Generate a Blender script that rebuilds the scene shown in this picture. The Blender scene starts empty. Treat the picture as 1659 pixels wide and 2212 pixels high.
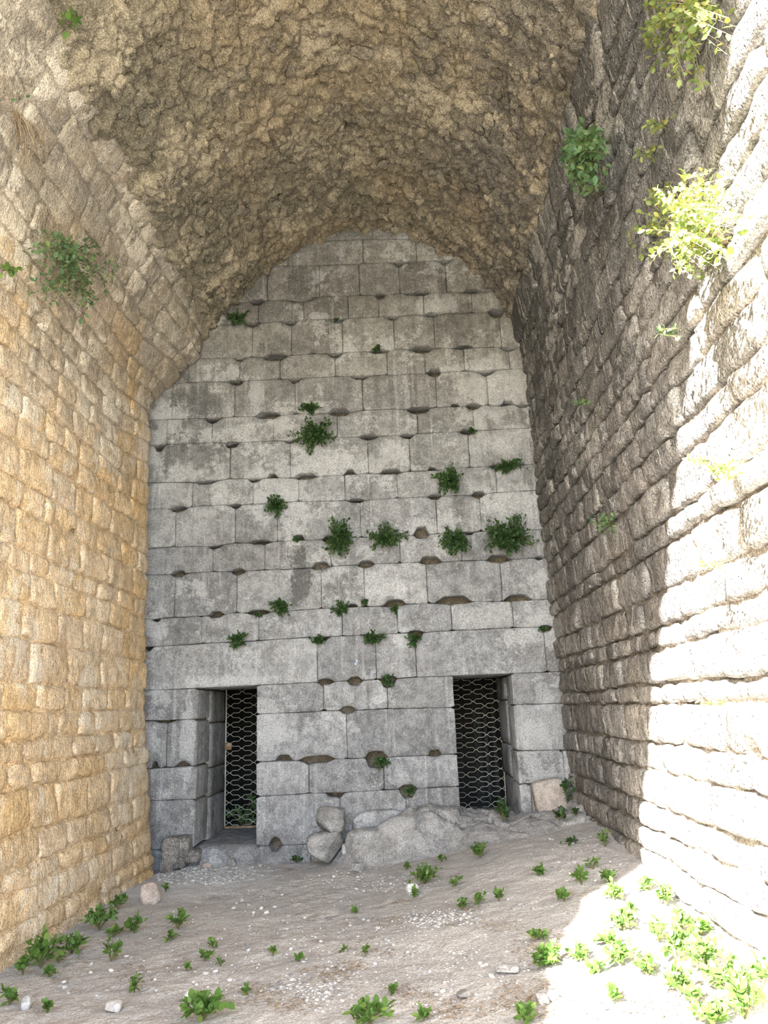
import bpy, math, random
import numpy as np
from mathutils import Vector, Matrix, Quaternion

scene = bpy.context.scene
COL = scene.collection

# ------------------------------------------------------------------ camera
FPX, CX, CY = 1660.0, 829.5, 1106.0
EYE = np.array([0.0, 0.0, 1.62])
YAW, PITCH, ROLL = math.radians(-1.1428), math.radians(14.381), math.radians(2.2)
FW = np.array([math.sin(YAW)*math.cos(PITCH), math.cos(YAW)*math.cos(PITCH), math.sin(PITCH)])
_r0 = np.array([math.cos(YAW), -math.sin(YAW), 0.0])
_u0 = np.cross(_r0, FW)
RIGHT = math.cos(ROLL)*_r0 - math.sin(ROLL)*_u0
UP = math.sin(ROLL)*_r0 + math.cos(ROLL)*_u0
cam_data = bpy.data.cameras.new('camera')
cam = bpy.data.objects.new('camera', cam_data)
COL.objects.link(cam)
m = Matrix.Identity(4)
for i in range(3):
    m[i][0], m[i][1], m[i][2], m[i][3] = RIGHT[i], UP[i], -FW[i], EYE[i]
cam.matrix_world = m
cam_data.sensor_fit = 'VERTICAL'
cam_data.sensor_height = 24.0
cam_data.lens = 24.0*FPX/2212.0
cam_data.clip_start = 0.02
scene.camera = cam

# ------------------------------------------------------------------ light
SUN_AZ, SUN_EL = math.radians(33), math.radians(33)
SUN_DIR = Vector((math.sin(SUN_AZ)*math.cos(SUN_EL), math.cos(SUN_AZ)*math.cos(SUN_EL), -math.sin(SUN_EL)))
world = bpy.data.worlds.new('sky')
scene.world = world
world.use_nodes = True
wn = world.node_tree
wn.nodes.clear()
sky = wn.nodes.new('ShaderNodeTexSky')
sky.sky_type = 'NISHITA'
sky.sun_disc = False
sky.sun_elevation = SUN_EL
sky.sun_rotation = SUN_AZ + math.pi
sky.air_density = 1.0
sky.dust_density = 1.0
bg = wn.nodes.new('ShaderNodeBackground')
bg.inputs['Strength'].default_value = 0.62
wo = wn.nodes.new('ShaderNodeOutputWorld')
wn.links.new(sky.outputs[0], bg.inputs['Color'])
wn.links.new(bg.outputs[0], wo.inputs['Surface'])
sun_data = bpy.data.lights.new('sun', 'SUN')
sun_data.energy = 30.0
sun_data.angle = math.radians(0.55)
sun_data.color = (1.0, 0.965, 0.915)
sun = bpy.data.objects.new('sun', sun_data)
sun.rotation_euler = SUN_DIR.to_track_quat('-Z', 'Y').to_euler()
sun.location = (-6, -9, 12)
COL.objects.link(sun)
scene.view_settings.view_transform = 'Standard'
scene.view_settings.look = 'None'
scene.view_settings.gamma = 1.0
scene.view_settings.use_curve_mapping = False
scene.view_settings.exposure = 0.97
scene.cycles.max_bounces = 6
scene.cycles.diffuse_bounces = 3
scene.cycles.adaptive_threshold = 0.02

# ------------------------------------------------------------------ helpers
def ray(px, py):
    return FW*FPX + RIGHT*(px-CX) - UP*(py-CY)

def on_y(px, py, y):
    r = ray(px, py)
    return EYE + r*(y/r[1])

def on_x(px, py, x):
    r = ray(px, py)
    return EYE + r*(x/r[0])

def project(p):
    q = np.asarray(p) - EYE
    z = q @ FW
    return CX + FPX*(q @ RIGHT)/z, CY - FPX*(q @ UP)/z, z

def smooth(a, b, x):
    t = np.clip((np.asarray(x, float)-a)/(b-a), 0, 1)
    return t*t*(3-2*t)

def _hash(ix, iy, iz, seed):
    h = (ix.astype(np.int64)*374761393 + iy.astype(np.int64)*668265263 + iz.astype(np.int64)*2147483647 + seed*1274126177) & 0xffffffff
    h = ((h ^ (h >> 13))*1274126177) & 0xffffffff
    h = ((h ^ (h >> 16))*2246822519) & 0xffffffff
    return ((h ^ (h >> 15)) & 0xffffff)/float(0xffffff)

def vnoise(x, y, z, seed=0):
    x, y, z = np.broadcast_arrays(np.asarray(x, float), np.asarray(y, float), np.asarray(z, float))
    ix, iy, iz = np.floor(x), np.floor(y), np.floor(z)
    fx, fy, fz = x-ix, y-iy, z-iz
    fx, fy, fz = fx*fx*(3-2*fx), fy*fy*(3-2*fy), fz*fz*(3-2*fz)
    r = 0
    for dx in (0, 1):
        for dy in (0, 1):
            for dz in (0, 1):
                w = (fx if dx else 1-fx)*(fy if dy else 1-fy)*(fz if dz else 1-fz)
                r = r + w*_hash(ix+dx, iy+dy, iz+dz, seed)
    return r*2-1

def fbm(x, y, z, octaves=4, seed=0, gain=0.5):
    r, a, f, t = 0, 1.0, 1.0, 0.0
    for o in range(octaves):
        r = r + a*vnoise(np.asarray(x)*f, np.asarray(y)*f, np.asarray(z)*f, seed+o*17)
        t += a
        a *= gain
        f *= 2.03
    return r/t

def worley(x, y, seed=0):
    ix, iy = np.floor(x), np.floor(y)
    f1 = np.full(np.shape(x), 9.0)
    f2 = np.full(np.shape(x), 9.0)
    cid = np.zeros(np.shape(x))
    for dx in (-1, 0, 1):
        for dy in (-1, 0, 1):
            cx_, cy_ = ix+dx, iy+dy
            px_ = cx_ + _hash(cx_, cy_, cx_*0, seed)
            py_ = cy_ + _hash(cx_, cy_, cx_*0+7, seed)
            d = np.hypot(px_-x, py_-y)
            h = _hash(cx_, cy_, cx_*0+3, seed)
            nearer = d < f1
            f2 = np.where(nearer, f1, np.minimum(f2, d))
            cid = np.where(nearer, h, cid)
            f1 = np.where(nearer, d, f1)
    return f1, f2, cid

def make_mesh(name, verts, faces, smooth_shade=True):
    me = bpy.data.meshes.new(name)
    verts = np.asarray(verts, np.float32).reshape(-1, 3)
    if isinstance(faces, np.ndarray):
        n, k = faces.shape
        me.vertices.add(len(verts))
        me.vertices.foreach_set('co', verts.ravel())
        me.loops.add(n*k)
        me.loops.foreach_set('vertex_index', faces.astype(np.int32).ravel())
        me.polygons.add(n)
        me.polygons.foreach_set('loop_start', np.arange(0, n*k, k, dtype=np.int32))
        me.polygons.foreach_set('loop_total', np.full(n, k, np.int32))
        me.update(calc_edges=True)
    else:
        me.from_pydata([tuple(map(float, v)) for v in verts], [], faces)
        me.update()
    if smooth_shade:
        me.polygons.foreach_set('use_smooth', np.ones(len(me.polygons), bool))
    return me

def add_obj(name, me, mat=None, parent=None, loc=None):
    o = bpy.data.objects.new(name, me)
    COL.objects.link(o)
    if mat is not None and me is not None and not me.materials:
        me.materials.append(mat)
    if parent is not None:
        o.parent = parent
    if loc is not None:
        o.location = [float(c) for c in loc]
    return o

def centred(name, verts, faces, mat, parent=None, smooth_shade=True, base=False):
    verts = np.asarray(verts, float).reshape(-1, 3)
    c = (verts.min(0)+verts.max(0))/2
    if base:
        c[2] = verts[:, 2].min()
    return add_obj(name, make_mesh(name, verts-c, faces, smooth_shade), mat, parent, c)

def tag(o, label=None, cat=None, group=None, kind=None):
    if label: o['label'] = label
    if cat: o['category'] = cat
    if group: o['group'] = group
    if kind: o['kind'] = kind
    return o

def quads(nu, nv):
    i = np.arange(nu*nv).reshape(nv, nu)
    a, b, c, d = i[:-1, :-1], i[:-1, 1:], i[1:, 1:], i[1:, :-1]
    return np.stack([a, b, c, d], -1).reshape(-1, 4)

def block(A, B, S, H, depth):
    """closed stone: a front grid at height H over the wall coordinates (A, B), sides run back to -depth"""
    nv, nu = A.shape
    front = S(A, B, H)
    f = quads(nu, nv)
    idx = np.arange(nu*nv).reshape(nv, nu)
    ring = np.concatenate([idx[0, :], idx[1:, -1], idx[-1, -2::-1], idx[-2:0:-1, 0]])
    a, b = A.ravel()[ring], B.ravel()[ring]
    ca, cb = a.mean(), b.mean()
    back = S(ca+(a-ca)*0.97, cb+(b-cb)*0.97, np.full(len(ring), -depth))
    V = np.concatenate([front.reshape(-1, 3), back])
    n = len(ring)
    k = np.arange(n)
    side = np.stack([ring[(k+1) % n], ring[k], nu*nv+k, nu*nv+(k+1) % n], -1)
    F = np.concatenate([f, side])
    o = S(np.array([ca]), np.array([cb]), np.array([0.0]))[0]
    out = S(np.array([ca]), np.array([cb]), np.array([0.1]))[0]-o
    q = V[f[len(f)//2]]
    if np.dot(np.cross(q[1]-q[0], q[2]-q[1]), out) < 0:
        F = F[:, ::-1]
    return V, F

def span(w, step, r):
    """0..1 parameters over a width w with extra rows at the rounded edges"""
    n = max(2, int(round((w-2*r)/step)))
    mid = np.linspace(r, w-r, n+1)
    return np.concatenate([[0, 0.3*r], mid, [w-0.3*r, w]])/w

_cube_cache = {}
def cube_sphere(n):
    if n in _cube_cache:
        return _cube_cache[n]
    key, V, F = {}, [], []
    g = np.tan(np.linspace(-1, 1, n+1)*math.pi/4)
    for ax in range(3):
        for sg in (-1, 1):
            ids = np.zeros((n+1, n+1), int)
            for i in range(n+1):
                for j in range(n+1):
                    p = [0, 0, 0]
                    p[ax], p[(ax+1) % 3], p[(ax+2) % 3] = sg, g[i], g[j]
                    kk = tuple(round(c, 5) for c in p)
                    if kk not in key:
                        key[kk] = len(V)
                        V.append(p)
                    ids[i, j] = key[kk]
            for i in range(n):
                for j in range(n):
                    q = [ids[i, j], ids[i+1, j], ids[i+1, j+1], ids[i, j+1]]
                    F.append(q if sg > 0 else q[::-1])
    _cube_cache[n] = (np.array(V, float), np.array(F))
    return _cube_cache[n]

def rock(size, k=3.5, n=6, rough=0.12, seed=0, freq=1.6, facets=0):
    V, F = cube_sphere(n)
    nv = V/((np.abs(V)**k).sum(1)**(1/k))[:, None]
    d = V/np.linalg.norm(V, axis=1)[:, None]
    r = 1+rough*fbm(d[:, 0]*freq+seed*3.1, d[:, 1]*freq, d[:, 2]*freq, 4, seed)
    P = nv*r[:, None]
    rg = np.random.RandomState(seed+5)
    for i in range(facets):
        a = rg.normal(size=3)
        a /= np.linalg.norm(a)
        lim = 0.62+0.3*rg.rand()
        s = P @ a
        P = P - np.where(s > lim, (s-lim)*0.92, 0)[:, None]*a
    return P*np.asarray(size)/2.0, F

# ------------------------------------------------------------------ materials
class NT:
    def __init__(self, name):
        self.mat = bpy.data.materials.new(name)
        self.mat.use_nodes = True
        self.t = self.mat.node_tree
        self.t.nodes.clear()
    def node(self, kind, **kw):
        n = self.t.nodes.new(kind)
        for k, v in kw.items():
            if k.startswith('i_'):
                n.inputs[k[2:].replace('_', ' ')].default_value = v
            else:
                setattr(n, k, v)
        return n
    def link(self, a, b):
        self.t.links.new(a, b)
    def vec(self, scale=(1, 1, 1)):
        if not hasattr(self, 'geo'):
            self.geo = self.node('ShaderNodeNewGeometry')
        mp = self.node('ShaderNodeMapping')
        mp.inputs['Scale'].default_value = scale
        self.link(self.geo.outputs['Position'], mp.inputs['Vector'])
        return mp.outputs[0]
    def noise(self, vec, scale, detail=6, rough=0.6, dist=0.0):
        n = self.node('ShaderNodeTexNoise')
        n.inputs['Scale'].default_value = scale
        n.inputs['Detail'].default_value = max(1.0, min(detail, math.log2(230.0/scale), 6.5))   # nothing finer than a few millimetres
        n.inputs['Roughness'].default_value = rough
        self.link(vec, n.inputs['Vector'])
        return n.outputs[0]
    def ramp(self, fac, lo, hi, a=0.0, b=1.0):
        n = self.node('ShaderNodeMapRange', interpolation_type='SMOOTHSTEP')
        n.inputs[1].default_value, n.inputs[2].default_value = lo, hi
        n.inputs[3].default_value, n.inputs[4].default_value = a, b
        self.link(fac, n.inputs[0])
        return n.outputs[0]
    def math(self, op, a, b):
        n = self.node('ShaderNodeMath', operation=op)
        for i, v in enumerate((a, b)):
            if isinstance(v, (int, float)): n.inputs[i].default_value = v
            else: self.link(v, n.inputs[i])
        return n.outputs[0]
    def mix(self, fac, a, b, mode='MIX'):
        n = self.node('ShaderNodeMix', data_type='RGBA', blend_type=mode)
        for sock, v in ((n.inputs[0], fac), (n.inputs[6], a), (n.inputs[7], b)):
            if isinstance(v, (int, float)): sock.default_value = v
            elif isinstance(v, tuple): sock.default_value = (*v, 1.0) if len(v) == 3 else v
            else: self.link(v, sock)
        return n.outputs[2]
    def bump(self, height, strength, dist, prev=None):
        n = self.node('ShaderNodeBump')
        n.inputs['Strength'].default_value = strength
        n.inputs['Distance'].default_value = dist
        self.link(height, n.inputs['Height'])
        if prev is not None: self.link(prev, n.inputs['Normal'])
        return n.outputs[0]
    def finish_matte(self, col, normal):
        p = self.node('ShaderNodeBsdfDiffuse')
        self.link(col, p.inputs['Color'])
        self.link(normal, p.inputs['Normal'])
        o = self.node('ShaderNodeOutputMaterial')
        self.link(p.outputs[0], o.inputs[0])
        return self.mat
    def finish(self, col, rough=0.9, normal=None, spec=0.2):
        p = self.node('ShaderNodeBsdfPrincipled')
        p.inputs['Roughness'].default_value = rough
        p.inputs['Specular IOR Level'].default_value = spec
        if isinstance(col, tuple): p.inputs['Base Color'].default_value = (*col, 1)
        else: self.link(col, p.inputs['Base Color'])
        if normal is not None: self.link(normal, p.inputs['Normal'])
        o = self.node('ShaderNodeOutputMaterial')
        self.link(p.outputs[0], o.inputs[0])
        self.p = p
        return self.mat

def stone_material(name, base, alt, light, dark, light_amt=0.5, dark_amt=0.5, streak=0.4, vary=0.12, bump=0.5, pits=0.0,
                   upper=None, upper_z=(4.0, 7.0), fine=0.3, light_scale=5.0, sat=0.15, rill=0.0, speck=0.35, pale_streak=0.0, mouth=None, blobs=(), flanks=None):
    t = NT(name)
    v = t.vec()
    big = t.noise(v, 0.9, 6, 0.65)
    col = t.mix(t.ramp(big, 0.42, 0.6), base, alt)
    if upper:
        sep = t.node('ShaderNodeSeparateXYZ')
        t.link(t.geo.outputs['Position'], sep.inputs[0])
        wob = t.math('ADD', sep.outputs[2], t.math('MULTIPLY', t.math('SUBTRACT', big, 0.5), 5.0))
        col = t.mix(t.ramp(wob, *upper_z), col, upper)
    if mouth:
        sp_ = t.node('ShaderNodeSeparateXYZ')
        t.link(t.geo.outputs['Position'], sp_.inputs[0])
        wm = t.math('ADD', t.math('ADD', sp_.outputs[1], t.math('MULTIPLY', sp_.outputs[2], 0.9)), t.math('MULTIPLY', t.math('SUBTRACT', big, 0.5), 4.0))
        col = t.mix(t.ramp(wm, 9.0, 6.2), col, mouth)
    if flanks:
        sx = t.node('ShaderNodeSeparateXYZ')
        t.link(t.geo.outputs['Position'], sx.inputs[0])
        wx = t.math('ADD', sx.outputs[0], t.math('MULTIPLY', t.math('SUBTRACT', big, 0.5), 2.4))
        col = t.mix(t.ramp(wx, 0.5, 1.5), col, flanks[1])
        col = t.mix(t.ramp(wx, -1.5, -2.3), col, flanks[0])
    info = t.node('ShaderNodeObjectInfo')
    hsv = t.node('ShaderNodeHueSaturation')
    t.link(t.ramp(info.outputs['Random'], 0, 1, 1-vary, 1+vary), hsv.inputs['Value'])
    t.link(t.ramp(t.math('FRACT', t.math('MULTIPLY', info.outputs['Random'], 7.31), 0.0), 0, 1, 1-sat, 1+sat), hsv.inputs['Saturation'])
    t.link(col, hsv.inputs['Color'])
    col = hsv.outputs[0]
    # mottling, stains, crust
    mid = t.noise(v, 7.5, 10, 0.78)
    col = t.mix(1.0, col, t.mix(t.ramp(mid, 0.34, 0.66), (0.74,)*3, (1.24,)*3), 'MULTIPLY')
    st = t.noise(t.vec((5, 5, 0.6)), 1.0, 5, 0.68)
    col = t.mix(t.math('MULTIPLY', t.ramp(st, 0.53, 0.66), streak), col, dark)
    dk = t.noise(v, 2.1, 12, 0.74, 0.4)
    col = t.mix(t.math('MULTIPLY', t.ramp(dk, 0.54, 0.66), dark_amt), col, dark)
    lt = t.noise(v, light_scale, 14, 0.8, 0.6)
    lt2 = t.noise(v, 1.1, 2, 0.6)
    lm = t.ramp(t.math('ADD', lt, t.math('MULTIPLY', t.math('SUBTRACT', lt2, 0.5), 0.8)), 0.55, 0.63)
    col = t.mix(t.math('MULTIPLY', lm, light_amt), col, light)
    if pale_streak:
        ps = t.noise(t.vec((9, 9, 0.5)), 1.3, 4, 0.7)
        col = t.mix(t.math('MULTIPLY', t.ramp(ps, 0.57, 0.66), pale_streak), col, light)
    if blobs:
        wn_ = lt
        ws_ = t.noise(t.vec((7, 7, 0.8)), 1.0, 4, 0.7)
        for (bx, bz, rx, rz, c, amt) in blobs:
            mp = t.node('ShaderNodeMapping')
            mp.inputs['Scale'].default_value = (1/rx, 0, 1/rz)
            mp.inputs['Location'].default_value = (-bx/rx, 0, -bz/rz)
            t.link(t.geo.outputs['Position'], mp.inputs['Vector'])
            ln = t.node('ShaderNodeVectorMath', operation='LENGTH')
            t.link(mp.outputs[0], ln.inputs[0])
            d = t.math('ADD', ln.outputs['Value'], t.math('MULTIPLY', t.math('SUBTRACT', t.math('ADD', wn_, ws_), 1.0), 2.6))
            col = t.mix(t.math('MULTIPLY', t.ramp(d, 1.15, 0.55), amt), col, c)
    sp = t.noise(v, 26, 12, 0.82)
    col = t.mix(t.math('MULTIPLY', t.ramp(sp, 0.58, 0.68), speck), col, light)
    col = t.mix(t.math('MULTIPLY', t.ramp(sp, 0.42, 0.33), speck), col, dark)
    fn = t.noise(v, 75, 8, 0.8)
    col = t.mix(1.0, col, t.mix(t.ramp(fn, 0.34, 0.66), (1-fine,)*3, (1+fine*0.7,)*3), 'MULTIPLY')
    nb = t.bump(t.noise(v, 12, 12, 0.74), bump, 0.035)
    if rill:
        nb = t.bump(t.noise(t.vec((34, 34, 5)), 1.0, 3, 0.7), rill, 0.02, nb)
    if pits:
        vo = t.node('ShaderNodeTexVoronoi', feature='F1')
        vo.inputs['Scale'].default_value = 30
        vo.inputs['Randomness'].default_value = 1.0
        t.link(v, vo.inputs['Vector'])
        gate = t.ramp(t.noise(v, 9, 2, 0.7), 0.44, 0.56)
        pit = t.math('MINIMUM', t.math('ADD', t.ramp(vo.outputs['Distance'], 0.10, 0.40), t.math('SUBTRACT', 1.0, gate)), 1.0)
        nb = t.bump(pit, pits, 0.014, nb)
    return t.finish_matte(col, nb)

M = {}
def stain(px, py, w, h, c, amt):
    p = on_y(px, py, 9.637)
    return (p[0], p[2], w*0.0057, h*0.0057, c, amt)
_DK, _LT = (0.10, 0.10, 0.098), (0.62, 0.64, 0.66)
STAINS = [stain(650, 1250, 26, 60, _DK, 0.75), stain(440, 868, 75, 45, _DK, 0.6), stain(430, 980, 80, 45, _DK, 0.6), stain(650, 612, 55, 36, _DK, 0.55),
          stain(600, 745, 50, 36, _DK, 0.5), stain(990, 690, 60, 60, _DK, 0.35), stain(720, 850, 70, 40, _DK, 0.35), stain(470, 1365, 40, 18, _DK, 0.5),
          stain(650, 640, 300, 90, _DK, 0.22), stain(1085, 835, 90, 70, _LT, 0.5), stain(1105, 1085, 80, 48, _LT, 0.6), stain(1085, 955, 80, 40, _LT, 0.35),
          stain(940, 660, 50, 24, _LT, 0.45), stain(552, 858, 22, 60, _LT, 0.5), stain(1050, 1330, 90, 30, _LT, 0.4), stain(1150, 1570, 60, 60, _LT, 0.4),
          stain(405, 1600, 18, 80, _LT, 0.55), stain(500, 1472, 110, 16, _LT, 0.6)]
M['ashlar'] = stone_material('grey_ashlar', (0.305, 0.308, 0.318), (0.355, 0.362, 0.378), (0.65, 0.665, 0.685), (0.105, 0.105, 0.103),
                             0.5, 0.45, 0.42, 0.15, 0.55, 0.0, (0.27, 0.265, 0.252), (3.8, 7.4), 0.3, 4.2, 0.25, 0, 0.38, 0.3, None, STAINS)
M['ashlar_core'] = stone_material('grey_core', (0.19, 0.16, 0.125), (0.22, 0.19, 0.15), (0.45, 0.42, 0.38), (0.10, 0.09, 0.07), 0.3, 0.4, 0.2, 0.0, 0.8)
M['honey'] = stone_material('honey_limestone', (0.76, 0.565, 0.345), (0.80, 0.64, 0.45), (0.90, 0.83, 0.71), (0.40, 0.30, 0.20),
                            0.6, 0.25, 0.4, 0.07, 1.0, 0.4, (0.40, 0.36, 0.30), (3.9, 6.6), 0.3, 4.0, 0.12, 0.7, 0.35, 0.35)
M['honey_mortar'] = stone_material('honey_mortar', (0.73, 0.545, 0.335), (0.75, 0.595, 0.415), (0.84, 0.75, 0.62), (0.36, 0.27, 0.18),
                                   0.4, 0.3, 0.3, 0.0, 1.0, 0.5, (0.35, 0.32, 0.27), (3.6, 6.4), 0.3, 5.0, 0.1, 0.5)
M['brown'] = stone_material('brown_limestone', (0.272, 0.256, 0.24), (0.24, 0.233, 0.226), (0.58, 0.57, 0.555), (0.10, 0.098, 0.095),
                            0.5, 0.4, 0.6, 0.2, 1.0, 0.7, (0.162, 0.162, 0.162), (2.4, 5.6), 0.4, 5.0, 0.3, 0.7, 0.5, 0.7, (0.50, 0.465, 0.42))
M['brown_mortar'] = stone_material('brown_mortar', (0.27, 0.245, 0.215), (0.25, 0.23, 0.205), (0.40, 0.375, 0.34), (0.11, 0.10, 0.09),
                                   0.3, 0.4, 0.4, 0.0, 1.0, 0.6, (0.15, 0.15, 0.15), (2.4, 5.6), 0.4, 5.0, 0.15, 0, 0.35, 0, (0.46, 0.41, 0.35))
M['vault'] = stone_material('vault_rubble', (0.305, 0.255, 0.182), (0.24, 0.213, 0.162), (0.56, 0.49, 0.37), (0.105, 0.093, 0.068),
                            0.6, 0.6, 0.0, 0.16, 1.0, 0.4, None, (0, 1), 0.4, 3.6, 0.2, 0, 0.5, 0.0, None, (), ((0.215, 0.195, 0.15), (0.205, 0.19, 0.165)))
M['rock'] = stone_material('bedrock', (0.40, 0.395, 0.39), (0.345, 0.345, 0.345), (0.58, 0.575, 0.57), (0.17, 0.167, 0.16),
                           0.45, 0.5, 0.0, 0.12, 0.9, 0.0, None, (0, 1), 0.3, 4.0, 0.15, 0, 0.3)
M['pink_rock'] = stone_material('pinkish_rock', (0.56, 0.475, 0.42), (0.53, 0.46, 0.41), (0.66, 0.62, 0.58), (0.25, 0.225, 0.21),
                                0.4, 0.3, 0.0, 0.06, 0.7, 0, None, (0, 1), 0.25)
M['pebble'] = stone_material('pebble_stone', (0.50, 0.49, 0.475), (0.44, 0.435, 0.43), (0.78, 0.775, 0.76), (0.25, 0.245, 0.24),
                             0.6, 0.2, 0.0, 0.38, 0.4, 0.0, None, (0, 1), 0.15)

def ground_material():
    t = NT('dusty_ground')
    v = t.vec()
    col = t.mix(t.ramp(t.noise(v, 0.8, 5), 0.38, 0.64), (0.50, 0.48, 0.465), (0.58, 0.555, 0.53))
    col = t.mix(t.math('MULTIPLY', t.ramp(t.noise(v, 3.2, 8, 0.7), 0.5, 0.7), 0.55), col, (0.70, 0.67, 0.645))
    col = t.mix(t.math('MULTIPLY', t.ramp(t.noise(v, 2.2, 9, 0.75, 0.5), 0.56, 0.68), 0.6), col, (0.29, 0.22, 0.16))
    mp = t.node('ShaderNodeMapping')
    mp.inputs['Scale'].default_value = (1/0.95, 1/1.1, 0)
    mp.inputs['Location'].default_value = (2.25/0.95, -8.75/1.1, 0)
    t.link(t.geo.outputs['Position'], mp.inputs['Vector'])
    ln = t.node('ShaderNodeVectorMath', operation='LENGTH')
    t.link(mp.outputs[0], ln.inputs[0])
    dd = t.math('ADD', ln.outputs['Value'], t.math('MULTIPLY', t.math('SUBTRACT', t.noise(v, 5, 10, 0.75), 0.5), 2.2))
    col = t.mix(t.math('MULTIPLY', t.ramp(dd, 1.1, 0.5), 0.75), col, (0.70, 0.70, 0.70))
    fn = t.noise(v, 70, 7, 0.78)
    col = t.mix(1.0, col, t.mix(t.ramp(fn, 0.34, 0.66), (0.76,)*3, (1.16,)*3), 'MULTIPLY')
    vo = t.node('ShaderNodeTexVoronoi', feature='F1')
    vo.inputs['Scale'].default_value = 45
    t.link(v, vo.inputs['Vector'])
    chips = t.math('MULTIPLY', t.ramp(vo.outputs['Distance'], 0.32, 0.2), t.ramp(t.noise(v, 3.0, 4), 0.52, 0.62))
    col = t.mix(t.math('MULTIPLY', chips, 0.6), col, (0.62, 0.6, 0.57))
    nb = t.bump(t.noise(v, 9, 12, 0.72), 0.8, 0.05)
    nb = t.bump(fn, 0.5, 0.006, nb)
    nb = t.bump(chips, 0.6, 0.008, nb)
    return t.finish_matte(col, nb)
M['ground'] = ground_material()

def leaf_material(name, c1, c2, c3, trans=0.45):
    t = NT(name)
    g = t.node('ShaderNodeNewGeometry')
    info = t.node('ShaderNodeObjectInfo')
    r = t.math('FRACT', t.math('ADD', g.outputs['Random Per Island'], info.outputs['Random']), 0.0)
    col = t.mix(t.ramp(r, 0.0, 0.7), c1, c2)
    col = t.mix(t.ramp(r, 0.8, 1.0), col, c3)
    p = t.node('ShaderNodeBsdfPrincipled')
    p.inputs['Roughness'].default_value = 0.5
    p.inputs['Specular IOR Level'].default_value = 0.3
    t.link(col, p.inputs['Base Color'])
    tr = t.node('ShaderNodeBsdfTranslucent')
    t.link(t.mix(1.0, col, (1.25, 1.3, 0.6), 'MULTIPLY'), tr.inputs['Color'])
    mx = t.node('ShaderNodeMixShader')
    mx.inputs[0].default_value = trans
    t.link(p.outputs[0], mx.inputs[1])
    t.link(tr.outputs[0], mx.inputs[2])
    o = t.node('ShaderNodeOutputMaterial')
    t.link(mx.outputs[0], o.inputs[0])
    return t.mat
M['leaf_wall'] = leaf_material('wall_plant_leaf', (0.035, 0.085, 0.03), (0.062, 0.13, 0.043), (0.11, 0.19, 0.06), 0.3)
M['leaf_weed'] = leaf_material('weed_leaf', (0.085, 0.18, 0.04), (0.14, 0.26, 0.06), (0.21, 0.32, 0.08), 0.35)
M['leaf_pale'] = leaf_material('pale_shrub_leaf', (0.16, 0.23, 0.075), (0.26, 0.32, 0.11), (0.45, 0.42, 0.12), 0.45)
M['leaf_grey'] = leaf_material('greygreen_leaf', (0.10, 0.19, 0.10), (0.15, 0.25, 0.12), (0.24, 0.32, 0.12), 0.4)
M['leaf_fig'] = leaf_material('fig_leaf', (0.05, 0.12, 0.035), (0.07, 0.15, 0.045), (0.08, 0.17, 0.05), 0.3)

def plain(name, col, rough=0.8, metal=0.0, noise_to=None):
    t = NT(name)
    if noise_to:
        col = t.mix(t.ramp(t.noise(t.vec(), 25, 5), 0.4, 0.65), col, noise_to)
    mt = t.finish(col, rough, None, 0.3)
    t.p.inputs['Metallic'].default_value = metal
    return mt
M['paint'] = plain('pale_blue_paint', (0.45, 0.62, 0.75), 0.7)
def chips_material():
    t = NT('limestone_chips')
    g = t.node('ShaderNodeNewGeometry')
    r = g.outputs['Random Per Island']
    col = t.mix(t.ramp(r, 0.0, 1.0), (0.36, 0.35, 0.34), (0.80, 0.795, 0.78))
    return t.finish(col, 0.9, None, 0.1)
M['chips'] = chips_material()
M['stem'] = plain('green_stem', (0.16, 0.16, 0.07), 0.8)
M['twig'] = plain('dry_twig', (0.40, 0.31, 0.21), 0.9, 0, (0.28, 0.21, 0.14))
M['litter'] = plain('dry_litter', (0.27, 0.20, 0.14), 0.95, 0, (0.42, 0.35, 0.26))
M['galvanised'] = plain('galvanised_bar', (0.62, 0.61, 0.57), 0.45, 0.35, (0.50, 0.46, 0.38))
M['rusty'] = plain('rusty_rail', (0.36, 0.22, 0.13), 0.8, 0.2, (0.5, 0.42, 0.33))
M['shelf_metal'] = plain('grey_shelf_metal', (0.10, 0.12, 0.13), 0.6, 0.2)
M['chamber'] = plain('shade_coloured_chamber', (0.10, 0.10, 0.10), 0.95)  # near-black colour puts the unlit room's shade into its walls
M['outside'] = stone_material('outside_earth', (0.46, 0.42, 0.34), (0.36, 0.36, 0.24), (0.55, 0.52, 0.46), (0.24, 0.22, 0.15), 0.4, 0.4, 0.0, 0.0, 0.5)

# ------------------------------------------------------------------ the vault's cross-section
YB = 9.637                       # plane of the back wall
YL = 9.36                        # where the left wall stops short of it
NEAR = [(-2.90, -0.5), (-2.95, 0.0), (-3.05, 1.0), (-3.12, 2.0), (-3.16, 3.6), (-3.17, 4.9), (-3.13, 5.5), (-3.02, 6.1), (-2.85, 6.6),
        (-2.6, 7.0), (-2.34, 7.25), (-2.0, 7.55), (-1.69, 7.78), (-1.3, 8.03), (-0.96, 8.2), (-0.63, 8.3), (-0.3, 8.33), (0.23, 8.21),
        (0.61, 8.0), (0.96, 7.76), (1.18, 7.6), (1.42, 7.33), (1.62, 6.96), (1.73, 6.43), (1.77, 6.05), (1.785, 5.5), (1.805, 4.67),
        (1.835, 3.1), (1.865, 1.7), (1.87, 0.9), (1.87, 0.0), (1.87, -0.6)]
FAR = list(NEAR)
for i, p in {5: (-3.19, 5.1), 6: (-3.17, 5.66), 7: (-2.86, 6.13), 8: (-2.62, 6.4), 9: (-2.53, 6.85), 10: (-2.32, 7.14), 11: (-2.0, 7.5)}.items():
    FAR[i] = p
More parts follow.
